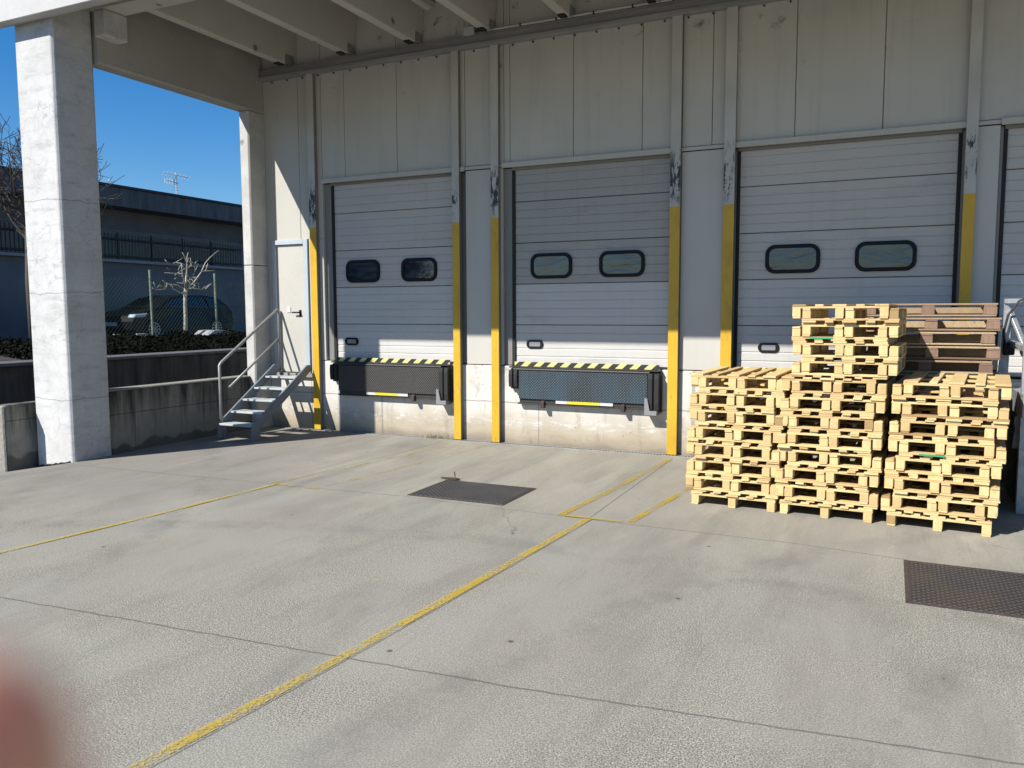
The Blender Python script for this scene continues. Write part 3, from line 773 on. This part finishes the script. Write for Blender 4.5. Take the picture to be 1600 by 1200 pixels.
build('kerb_body', B(-16.12, -15.9, -6, 30, .9, 1.24), 'retaining_concrete', kb, .01)
# bits lying by the fence
sb = MB().prism([(5.05, 1.245), (5.95, 1.245), (5.9, 1.30), (5.45, 1.37), (5.2, 1.36)], 'x', -15.85, -15.3)
tag(build('discarded_board', sb, 'white_board', None, .006), 'pale grey board lying against the foot of the fence before the hatchback', 'board')
for (y, x, s, l) in ((2.72, -15.75, .07, 'small pale stone on the bank left of the bare tree'), (3.35, -15.7, .12, 'flat crumpled white scrap on the bank below the fence')):
    q = MB(); 
    for k in range(3):
        ang = k*2.1; q.prism([(x+s*math.cos(t*PI/3+ang)*(1 if t % 2 else .7), y+1.3*s*math.sin(t*PI/3+ang)*(1 if t % 2 else .8)) for t in range(6)], 'z', 1.22+.02*k, 1.27+.03*k)
    tag(build('stone' if s < .1 else 'paper_scrap', q, 'litter', None, .006), l, 'stone' if s < .1 else 'litter')

# neighbouring building
FB = -24.0
nb = thing('neighbour_building', 'long low grey building with dark metal eaves and a barred window strip', 'building', (-28, 10, 1))
build('wall', B(-36, FB, -30, 2.95+14.1, .9, 5.3), 'far_wall', nb)
build('wall_recess', B(FB, FB+.06, -30, 17.0, 4.62, 5.28), 'far_eaves', nb)
build('eaves_fascia', B(FB-.3, FB+.9, -1.0, 17.6, 5.29, 5.90), 'far_fascia', nb, .01)
build('roof_edge', B(FB-12, FB+.96, -1.0, 17.7, 5.902, 5.98), 'roof_edge', nb)
build('window_sill', B(FB, FB+.18, -2, 15.4, 3.52, 3.61), 'far_sill', nb, .005)
for k in range(12):
    y0 = -1.6 + k*1.4
    if y0 > 14.6: break
    fr = build('window_frame', ring([(y0, 0), (y0, 0)], [(y0, 0), (y0, 0)], 0, 1), 'far_frame', nb) if False else None
    m_ = MB().box(FB, FB+.05, y0, y0+.06, 3.62, 4.62).box(FB, FB+.05, y0+.06, y0+1.4, 4.55, 4.618)
    f_ = build('window_frame', m_, 'far_frame', nb)
    build('window_glass', B(FB-.001, FB+.015, y0+.061, y0+1.399, 3.62, 4.549), 'far_glass', f_)
gb = MB()
for i in range(125):
    y = -1.5 + i*.135
    gb.box(FB+.12, FB+.135, y, y+.015, 3.62, 4.5)
for z in (3.7, 4.28): gb.box(FB+.137, FB+.15, -1.6, 15.3, z, z+.06)
build('window_bars', gb, 'far_bar', nb)
build('tiled_roof', MB().prism([(FB+.9, 5.2), (FB+.9, 5.3), (FB-6, 6.9), (FB-12, 5.3), (FB-12, 5.2)], 'y', -30, -1.05), 'roof_tile', nb)
build('downpipe', MB().tube([(FB+.15, 15.95, 1), (FB+.15, 15.95, 5.3)], .08), 'far_bar', nb)
an = thing('roof_antenna', 'grey television antenna with crossed arms on the neighbouring roof', 'antenna', (-26, 14.1, 5.98))
build('mast', MB().tube([(-26, 14.1, 5.98), (-26, 14.1, 7.35)], .022), 'antenna_metal', an)
b1 = MB().tube([(-26.2, 13.7, 7.32), (-25.75, 14.55, 7.2)], .018, 6)
for i in range(9):
    t = i/8; p = Vector((-26.2, 13.7, 7.32)).lerp(Vector((-25.75, 14.55, 7.2)), t); b1.tube([p+Vector((.2, -.1, .05)), p-Vector((.2, -.1, .05))], .009, 5)
build('antenna_boom', b1, 'antenna_metal', an)
b2 = MB().tube([(-25.9, 13.5, 6.98), (-26, 14.2, 6.95)], .014, 6)
for i in range(8):
    t = i/7; y = 13.5+.55*t; b2.tube([(-25.95, y, 6.85), (-25.95, y, 7.08)], .012, 5)
for i in range(6): b2.tube([(-26.02, 13.82, 6.66+.1*i), (-25.9, 14.1, 6.66+.1*i)], .009, 5)
build('antenna_boom', b2, 'antenna_metal', an)
an2 = thing('roof_mast', 'thin bent mast standing on the neighbouring roof left of the antenna', 'antenna', (-26, 11, 5.98))
build('mast', MB().tube([(-26, 11.02, 5.98), (-26, 11.02, 6.72), (-26, 10.15, 6.78)], .016, 6), 'antenna_metal', an2)

# ------------------------------------------------------------------ cars
def car(name, label, x, y, z, L, W, H, prof, glass, paint, wheels, van=False):
    """car pointing to -y; prof: (y,z) side outline; glass: (y,z) outline of side windows"""
    t = thing(name, label, 'car', (x, y+L/2, z), None)
    m_ = MB(); k = len(prof)
    rows = []
    for s, sh in ((-1, 1.0), (-.94, 1.012), (0, 1.02), (.94, 1.012), (1, 1.0)):
        row = []
        for (a, b) in prof:
            tum = 1.0 if b < H*.58 else 1.0-.22*(b-H*.58)/(H*.42)
            yy = a if abs(s) < .99 else L/2+(a-L/2)*.985
            zz = b if abs(s) < .99 else min(b, H*.97)
            row.append((x+s*W/2*tum, y+yy, z+zz))
        rows.append(row)
    n0 = 0
    for r_ in rows: m_.v += r_
    for i in range(len(rows)-1):
        for j in range(k):
            m_.f.append((i*k+j, i*k+(j+1) % k, (i+1)*k+(j+1) % k, (i+1)*k+j))
    m_.f.append(tuple(range(k))); m_.f.append(tuple((len(rows)-1)*k+j for j in range(k)))
    build('car_body', m_, paint, t, .02, seg=2)
    def onside(a, b, off=.012):
        tum = 1.0 if b < H*.58 else 1.0-.22*(b-H*.58)/(H*.42)
        return (x+W/2*tum+off, y+a, z+b)
    for gp in glass:
        q = MB(); q.v = [onside(a, b, .0) for a, b in gp] + [onside(a, b, .016) for a, b in gp]; kk = len(gp)
        q.f = [tuple(range(kk)), tuple(kk+i for i in range(kk))] + [(i, (i+1) % kk, kk+(i+1) % kk, kk+i) for i in range(kk)]
        build('side_window', q, 'car_glass', t)
    for wy in wheels:
        for sx in (1, -1):
            xc = x+sx*(W/2-.10); r_ = .31
            wl = build('wheel', MB().tube([(xc-sx*.1, y+wy, z+r_), (xc+sx*.105, y+wy, z+r_)], r_, 28), 'tyre', t, .02)
            if sx > 0:
                rim = MB()
                rim.tube([(xc+.104, y+wy, z+r_), (xc+.116, y+wy, z+r_)], .06, 12)
                for q_ in range(10):
                    an_ = q_*2*PI/10
                    rim.bar((xc+.11, y+wy+.04*math.cos(an_), z+r_+.04*math.sin(an_)), (xc+.11, y+wy+.205*math.cos(an_), z+r_+.205*math.sin(an_)), .012, .03)
                P1 = [(.215*math.cos(i*PI/14), .215*math.sin(i*PI/14)) for i in range(28)]; P2 = [(a*.9, b*.9) for a, b in P1]
                rg = ring(P1, P2, 0, .012)
                rim.f += [tuple(i+len(rim.v) for i in f) for f in rg.f]; rim.v += [(xc+.105+v[1], y+wy+v[0], z+r_+v[2]) for v in rg.v]
                build('rim', rim, 'alloy', wl)
    return t
HB = [(.0, .30), (.02, .55), (.10, .72), (.55, .86), (.95, .93), (1.55, 1.26), (2.0, 1.36), (2.9, 1.37), (3.5, 1.30), (3.95, 1.0), (4.05, .85), (4.08, .45), (4.0, .28), (3.0, .2), (1.0, .2), (.15, .22)]
hc = car('hatchback_car', 'dark hatchback parked facing left behind the fence and the bare tree', -20.9, 6.75, 1.0, 4.1, 1.7, 1.37, HB,
         [[(1.12, .93), (1.62, 1.22), (2.05, 1.29), (2.1, .95)], [(2.18, .95), (2.15, 1.29), (2.85, 1.29), (2.98, .96)], [(3.06, .97), (2.95, 1.28), (3.42, 1.22), (3.6, 1.0)]], 'car_paint', (.78, 3.28))
build('headlight', MB().prism([(6.80, 1.66), (6.86, 1.76), (7.32, 1.80), (7.22, 1.68)], 'x', -20.30, -20.03), 'lamp_lens', hc, .02)
build('headlight', MB().prism([(6.80, 1.66), (6.86, 1.76), (7.32, 1.80), (7.22, 1.68)], 'x', -21.77, -21.5), 'lamp_lens', hc, .02)
build('number_plate', B(-21.15, -20.65, 6.70, 6.735, 1.42, 1.53), 'plate_white', hc, .003)
build('wing_mirror', B(-20.02, -19.86, 7.95, 8.05, 1.95, 2.07), 'car_paint', hc, .02)
VN = [(.0, .35), (.02, .8), (.1, 1.1), (.25, 1.62), (.55, 1.86), (3.2, 1.86), (3.75, 1.7), (4.25, 1.15), (4.75, 1.0), (4.8, .4), (4.65, .25), (.1, .25)]
vc = car('dark_van', 'dark blue van parked beyond the low wall left of the tall column', -20.9, -2.2, 1.0, 4.8, 1.8, 1.86, VN,
         [[(.45, 1.12), (.55, 1.6), (1.5, 1.62), (1.5, 1.12)], [(1.6, 1.12), (1.6, 1.62), (2.6, 1.62), (2.6, 1.12)], [(2.7, 1.12), (2.7, 1.62), (3.15, 1.62), (3.75, 1.14)]], 'car_blue_paint', (.9, 3.85))
build('roof_bar', MB().tube([(-20.2, -1.6, 2.91), (-20.2, 1.0, 2.91)], .02), 'alloy', vc)

# ------------------------------------------------------------------ bare trees
def branch(mb, p, d, L, r, depth, rnd, bend=.25, up=.12, split=(2, 3), minr=.006):
    pts = [p]; rad = [r]; q = Vector(p); dd = Vector(d).normalized(); k = 4
    for i in range(k):
        dd = (dd + Vector((rnd.gauss(0, bend), rnd.gauss(0, bend), rnd.gauss(0, bend)+up))*.5).normalized()
        q = q + dd*L/k; pts.append(q.copy()); rad.append(max(minr, r*(1-.45*(i+1)/k)))
    mb.tube(pts, rad, 6 if r > .02 else 4)
    if depth <= 0: return
    for i in range(rnd.randint(*split)):
        j = rnd.randint(2, 4); a = (dd + Vector((rnd.gauss(0, .6), rnd.gauss(0, .6), rnd.gauss(0, .45)))).normalized()
        branch(mb, pts[j], a, L*rnd.uniform(.55, .8), rad[j]*.7, depth-1, rnd, bend, up, split, minr)
yt = thing('bare_young_tree', 'small bare tree with pale pruned branches in front of the fence', 'tree', (-15.85, 4.78, 1.15))
trk = MB().tube([(-15.85, 4.78, 1.1), (-15.83, 4.80, 1.6), (-15.86, 4.83, 2.05), (-15.85, 4.86, 2.40)], [.055, .046, .042, .05], 10)
build('trunk', trk, 'pale_bark', yt, smooth=True)
cr = MB(); T0 = Vector((-15.85, 4.86, 2.36))
def tw(pts, r0=.034, r1=.014):
    P = [T0+Vector((b*.25, a*.72, c_*.86)) for a, b, c_ in pts]; n_ = len(P)
    cr.tube(P, [r0+(r1-r0)*i/(n_-1) for i in range(n_)], 7)
for pts in ([(0, 0, 0), (-.22, .6, .18), (-.38, .8, .42), (-.42, .9, .55), (-.44, .9, .72)], [(-.3, .7, .33), (-.55, .6, .45), (-1.0, .4, .46)],
            [(0, 0, .02), (-.25, -.5, .14), (-.6, -.6, .16), (-.72, -.5, .02), (-1.1, -.6, -.02), (-1.2, -.7, .05)], [(-.7, -.5, .05), (-.95, -.5, .12), (-1.15, -.3, .0), (-1.25, -.3, .2)],
            [(0, 0, -.05), (-.3, .3, -.1), (-.6, .4, .0), (-.75, .4, .02)], [(-.72, -.5, .05), (-.75, -.4, .2), (-.9, -.2, .25)],
            [(0, 0, 0), (-.04, .3, .4), (-.03, .4, .75), (-.16, .5, .95), (-.25, .5, 1.06)], [(-.03, .4, .75), (.03, .4, .92)],
            [(0, 0, 0), (.12, -.3, .35), (.25, -.5, .62), (.28, -.6, .9), (.36, -.6, 1.1)], [(.25, -.5, .62), (.45, -.5, .72), (.42, -.5, .95)],
            [(0, 0, 0), (.2, .5, .22), (.45, .8, .52), (.62, .9, .8), (.9, .9, 1.0), (1.3, .8, 1.2)], [(.45, .8, .52), (.66, .8, .58), (.72, .9, .75)],
            [(.2, .5, .2), (.38, .6, .2), (.42, .5, .05), (.5, .4, .0)], [(.55, .9, .02), (.8, .9, .18), (.92, .9, .2)], [(0, 0, .03), (.25, .2, .06), (.55, .7, .02)]):
    tw(pts, .022 if pts[0][2] < .1 and abs(pts[0][0]) < .1 else .014, .007)
rnd = random.Random(4)
for k in range(34):
    a = rnd.uniform(0, 2*PI); r_ = rnd.uniform(.25, .85)
    p = T0+Vector((math.sin(a)*r_*.4, math.cos(a)*r_*.9, rnd.uniform(.0, .75)))
    q = p+Vector((rnd.gauss(0, .1), rnd.gauss(0, .16), rnd.uniform(.0, .22)))
    cr.tube([p, p.lerp(q, .5)+Vector((0, rnd.gauss(0, .03), 0)), q], [.009, .008, .006], 5)
build('branches', cr, 'pale_bark', yt, smooth=True)
bt = thing('bare_tall_tree', 'tall leafless tree with a web of thin twigs behind the tall column', 'tree', (-19.0, 3.2, 1.0))
build('trunk', MB().tube([(-18.9, 2.95, 1), (-18.95, 2.95, 2.6), (-18.9, 3.0, 4.3)], [.10, .085, .075], 10), 'dark_bark', bt, smooth=True)
cr = MB(); rnd = random.Random(11)
for k in range(13):
    a = k*2*PI/13 + rnd.uniform(-.2, .2)
    branch(cr, Vector((-18.9, 3.0, 3.4+.9*rnd.random())), Vector((math.cos(a)*.7, math.sin(a), rnd.uniform(.3, 1.3))), rnd.uniform(.95, 1.35), .036, 3, rnd, .3, .08, (3, 4), .007)
build('branches', cr, 'dark_bark', bt)

# ------------------------------------------------------------------ covers in the yard
def cover(name, label, x0, x1, y0, y1, cracked):
    t = thing(name, label, 'cover', ((x0+x1)/2, (y0+y1)/2, 0))
    build('steel_plate', B(x0+.03, x1-.03, y0+.03, y1-.03, -.02, .008), 'cover_steel', t, .003)
    fr = MB().box(x0, x1, y0, y0+.026, -.02, .006).box(x0, x1, y1-.026, y1, -.02, .006).box(x0, x0+.026, y0+.0262, y1-.0262, -.02, .006).box(x1-.026, x1, y0+.0262, y1-.0262, -.02, .006)
    build('cover_frame', fr, 'rust_frame', t)
    return t
gc = cover('drain_cover', 'rust edged checker plate cover set in the yard before the second dock door', -4.27, -3.22, -3.32, -2.53, True)
fl = MB().prism([(-4.36, -2.50), (-4.16, -2.515), (-4.13, -2.49), (-4.20, -2.46)], 'z', .006, .022)
fl.tube([(-4.20, -2.47, .03), (-4.21, -2.465, .085)], .006, 5)
build('bent_lug', fl, 'rust_frame', gc)
cover('manhole_cover', 'large dark checker plate cover in the yard before the right hand pallets', .14, 1.35, -4.57, -3.63, False)

# dry weeds at the post foot
wd = MB(); rr = random.Random(5)
for i in range(150):
    x = rr.gauss(-5.85, .10); y = -.05-abs(rr.gauss(0, .04)); h = rr.uniform(.02, .11); dx = rr.gauss(0, .05); dy = rr.gauss(0, .04); s = .005
    wd.poly([(x-s, y, 0), (x+s, y, 0), (x+dx, y+dy, h)])
tag(build('dry_weeds', wd, 'dry_weed'), 'tuft of dry weeds at the foot of the dock wall beside the post', 'weeds')

# ------------------------------------------------------------------ right hand steel platform
pf = thing('steel_platform', 'galvanised steel platform with railing beside the fourth dock door', 'platform', (1.6, -1, 0))
build('deck_plate', B(1.08, 3.2, -1.75, -.27, 1.03, 1.06), 'galvanised', pf, .003)
build('edge_beam', B(1.06, 1.079, -1.78, -.27, .86, 1.065), 'galvanised', pf, .003)
build('edge_beam', B(1.08, 3.2, -1.775, -1.755, .86, 1.065), 'galvanised', pf, .003)
for x, y in ((1.09, -1.70), (3.1, -1.70)):
    build('leg', MB().bar((x, y, .0), (x, y, 1.029), .07, .07), 'galvanised', pf, .004)
build('rail_post', MB().prism([(.965, 1.0), (1.06, 1.0), (1.07, 1.80), (1.02, 1.86), (1.0, 1.86), (1.0, 1.6)], 'y', -.72, -.68), 'galvanised', pf, .004)
build('rail_post', MB().bar((1.09, -1.62, 1.06), (1.09, -1.62, 1.86), .05, .05), 'galvanised', pf, .004)
build('rail_post', MB().bar((3.1, -.7, 1.06), (3.1, -.7, 1.86), .05, .05), 'galvanised', pf, .004)
build('top_rail', B(1.0, 3.2, -.74, -.69, 1.862, 1.91), 'galvanised', pf, .004)
build('mid_rail', MB().bar((1.07, -.60, 1.48), (1.13, -1.66, 1.44), .05, .055), 'galvanised', pf, .004)
build('brace', MB().bar((1.06, -.69, 1.78), (1.30, -1.05, 1.07), .05, .03), 'galvanised', pf, .003)
build('gusset', MB().prism([(1.03, .55), (1.10, .55), (1.10, .86), (1.06, .86)], 'y', -1.5, -1.48), 'galvanised', pf, .002)
build('shade_sheet', B(1.095, 1.115, -1.66, -.28, .0, .855), 'lever_steel', pf)  # dark sheet added to stand for the shade below the deck
build('latch_box', B(1.0, 1.10, -.80, -.73, 1.36, 1.48), 'black_plastic', pf, .01)
cb = tag(build('black_cable', MB().tube([(1.02, -.76, 1.44), (1.0, -.78, 1.58), (1.03, -.78, 1.75), (1.12, -.77, 1.89), (1.28, -.75, 1.95), (1.5, -.73, 1.93)], .011, 8), 'cable_black', smooth=True), 'thin dark cable looped over the galvanised platform railing', 'cable')

# ------------------------------------------------------------------ pallets
PW, PL = .757, 1.12            # width of the front edge, depth of the deck boards
S_, BL, SB, DB = .016, .07, .0175, .0175
H1P = S_+BL+SB+DB               # .121
def make_pallet(name, wood_, seed, bw=.068, bd=.115, missing=False):
    r_ = random.Random(seed); t = bpy.data.objects.new(name, None); C.objects.link(t); t.empty_display_size = .1; ORG[t.name] = Vector((0, 0, 0))
    xsb = (-PW/2+bw/2, 0, PW/2-bw/2); ysb = (-PL/2+bd/2, 0, PL/2-bd/2)
    j = lambda s: r_.uniform(-s, s)
    for x in xsb:
        build('skid', B(x-bw/2+.002, x+bw/2-.002, -PL/2+j(.006), PL/2+j(.006), 0, S_), wood_+'_wood_1', t, .002)
        if missing and x == 0:
            build('added_bearer', B(-bw/2, bw/2, -PL/2, PL/2, S_, S_+BL), wood_+'_wood_1', t, .002)  # added centre piece, closes the view through the stack so gaps look dark
            continue
        for y in ysb:
            dx, dy = j(.004), j(.004)
            build('block', B(x-bw/2+dx, x+bw/2+dx, y-bd/2+dy, y+bd/2+dy, S_, S_+BL), wood_+'_wood_2', t, .003)
    for y in ysb:
        build('stringer_board', B(-PW/2+j(.006), PW/2+j(.006), y-bd/2+.004, y+bd/2-.004, S_+BL, S_+BL+SB), wood_+'_wood_0', t, .002)
    ws = [.108, .068, .108, .068, .108]; gap = (PW-sum(ws))/4; x = -PW/2
    for i, w_ in enumerate(ws):
        build('deck_board', B(x+j(.005), x+w_+j(.005), -PL/2+j(.012), PL/2+j(.012), S_+BL+SB, H1P), wood_+'_wood_1', t, .002)
        x += w_+gap
    return t
def dup(root, name):
    r_ = root.copy(); r_.name = name; C.objects.link(r_)
    for ch in KIDS[root.name]:
        o = ch.copy(); o.parent = r_; C.objects.link(o)
    return r_
KIDS = {}
protos = [make_pallet('wooden_pallet', 'pine', 100+i) for i in range(6)]
oldp = [make_pallet('aged_pallet', 'aged', 200+i, .07, .11, True) for i in range(3)]
for p in protos+oldp: KIDS[p.name] = [o for o in bpy.data.objects if o.parent == p]
used = set()
def place(pool, rnd, loc, rz, flip, label, group, mark=0):
    p = rnd.choice(pool)
    o = p if p.name not in used else dup(p, 'wooden_pallet' if pool is protos else 'aged_pallet')
    used.add(p.name)
    o.location = loc; o.rotation_euler = (0, PI, -rz) if flip else (0, 0, rz)
    if flip: o.rotation_euler = Matrix.Rotation(rz, 3, 'Z').__matmul__(Matrix.Rotation(PI, 3, 'Y')).to_euler()
    tag(o, label, 'pallet', group)
    if mark:
        q = build('paint_mark', B(-.02+mark*.06, .17+mark*.06, -PL/2-.0145, -PL/2-.0095, S_+BL+.001, S_+BL+SB-.001), 'green_paint'); q.parent = o; q['label'] = 'smear of green paint on the front board'
    return o
ORD = ['bottom', 'second', 'third', 'fourth', 'fifth', 'sixth', 'seventh', 'eighth', 'ninth', 'tenth', 'eleventh', 'twelfth', 'thirteenth', 'fourteenth', 'fifteenth',
       'sixteenth', 'seventeenth', 'eighteenth', 'nineteenth', 'twentieth', 'twenty-first', 'twenty-second', 'twenty-third']
def stack(cx, fy, rz, npair, nm, signs, drift, seed, mk=-1):
    rnd = random.Random(seed); k = 0; total = 1+2*npair
    ux, uy = math.cos(rz), math.sin(rz)
    def at(dx, dy, z, a):
        x = cx + ux*dx - uy*(PL/2+dy); y = fy + uy*dx + ux*(PL/2+dy)
        return (x, y, z)
    def lab(i, flip):
        where = 'lowest pallet, standing on the ground' if i == 0 else ('topmost pallet' if i == total-1 else ORD[i] + ' from the ground')
        return 'pale pine pallet%s, %s in the %s' % (' turned upside down' if flip else '', where, nm)
    grp = 'pale pine pallets in nested stacks'
    place(protos, rnd, at(0, 0, .001, rz), rz, False, lab(0, False), grp); k = 1
    z = H1P + .003
    for i in range(npair):
        s = signs[i % len(signs)]*rnd.uniform(.037, .043); dx = drift(i) + rnd.uniform(-.008, .008); dy = rnd.uniform(-.014, .014); a = rz+rnd.uniform(-.006, .006)
        place(protos, rnd, at(dx-s, dy, z+H1P, a), a, True, lab(k, True), grp, 1 if mk == i else 0); k += 1
        place(protos, rnd, at(dx+s, dy+rnd.uniform(-.01, .01), z+.0352, a), a, False, lab(k, False), grp); k += 1
        z += .0352+H1P+.0012
    return z
stack(-1.265, -2.545, math.radians(-2.5), 7, 'low left stack', [-1, 1], lambda i: -.015+.006*i, 21)
stack(-.468, -2.59, math.radians(-3.6), 11, 'tall middle stack', [-1, 1], lambda i: .0+.006*i if i < 7 else .115, 22, 9)
stack(.40, -2.655, math.radians(-5.5), 7, 'low right stack', [1, -1], lambda i: .0+.009*i, 23, 3)
rnd = random.Random(31); z = .001
for i in range(14):
    z0 = z
    o = place(oldp, rnd, (.335+rnd.uniform(-.045, .045), -1.0+rnd.uniform(-.012, .012), z0), PI/2+rnd.uniform(-.008, .008), False,
              'brown aged pallet, %s in the stack behind the low right pale stack' % ('lowest' if i == 0 else 'topmost' if i == 13 else ORD[i]+' from the ground'), 'brown aged pallets stacked behind the pale ones')
    z += H1P + .013

# ------------------------------------------------------------------ the photographer's hand, a fingertip of it in front of the lens
def m_skin(g):
    n = g.noise(g.pos(), 220, 3, .6)
    return {'Base Color': g.mix(g.ramp(n, .3, .7), (.86, .44, .26), (.92, .51, .32))}
mat('skin', m_skin, .55)
sb0 = MATS['skin'].node_tree.nodes['Principled BSDF']; sb0.inputs['Subsurface Weight'].default_value = .8; sb0.inputs['Subsurface Radius'].default_value = (1, .3, .2); sb0.inputs['Subsurface Scale'].default_value = .012
hand = bpy.data.meshes.new('hand'); ho = bpy.data.objects.new('hand', hand); C.objects.link(ho)
T = Vector((-.0250, -.0196, -.035))
V_, E_, R_ = [], [], []
def hv(p, r, par=None):
    V_.append(tuple(p)); R_.append(r)
    if par is not None: E_.append((par, len(V_)-1))
    return len(V_)-1
wrist = hv(T+Vector((-.150, -.075, .105)), .024)
arm = hv(T+Vector((-.20, -.16, .16)), .030, wrist); arm2 = hv(T+Vector((-.25, -.26, .21)), .036, arm)
palm = hv(T+Vector((-.115, -.045, .075)), .024, wrist)
for k, (L, curl) in enumerate(((0, 0), (1, .5), (2, .8), (3, 1.1))):
    m0 = T+Vector((-.083-.004*k, -.012-.019*k, .040+.004*k))
    a = hv(m0, .0112-.0006*k, palm)
    if k == 0:
        b = hv(T+Vector((-.047, -.006, .012)), .0098, a); c_ = hv(T+Vector((-.022, -.004, .002)), .0098, b); d_ = hv(T, .0096, c_); hv(T+Vector((.0045, -.0005, .0)), .0075, d_)
    else:
        b = hv(m0+Vector((.036-.006*k, .002, -.030)), .0089-.0004*k, a); c_ = hv(m0+Vector((.050-.006*k, .0, -.012)), .0080-.0004*k, b); hv(m0+Vector((.046-.006*k, -.001, .008)), .0068-.0003*k, c_)
t1 = hv(T+Vector((-.105, -.012, .100)), .0125, palm); t2 = hv(T+Vector((-.075, .010, .108)), .0105, t1); hv(T+Vector((-.048, .016, .100)), .0085, t2)
hand.from_pydata(V_, E_, []); hand.update()
sk = ho.modifiers.new('skin', 'SKIN'); ly = hand.skin_vertices[0].data if hand.skin_vertices else None
if ly is None:
    bm = bmesh.new(); bm.from_mesh(hand); bm.verts.layers.skin.verify(); bm.to_mesh(hand); bm.free(); ly = hand.skin_vertices[0].data
for i, r in enumerate(R_): ly[i].radius = (r, r); ly[i].use_root = (i == 0)
sk.use_smooth_shade = True
sb_ = ho.modifiers.new('subdivision', 'SUBSURF'); sb_.levels = 2; sb_.render_levels = 2
hand.materials.append(MATS['skin']); ho.matrix_world = M
tag(ho, 'blurred reddish fingertip of a hand close to the lens at the lower left edge', 'hand')
cam.dof.use_dof = True; cam.dof.focus_distance = 8.0; cam.dof.aperture_fstop = 6.8
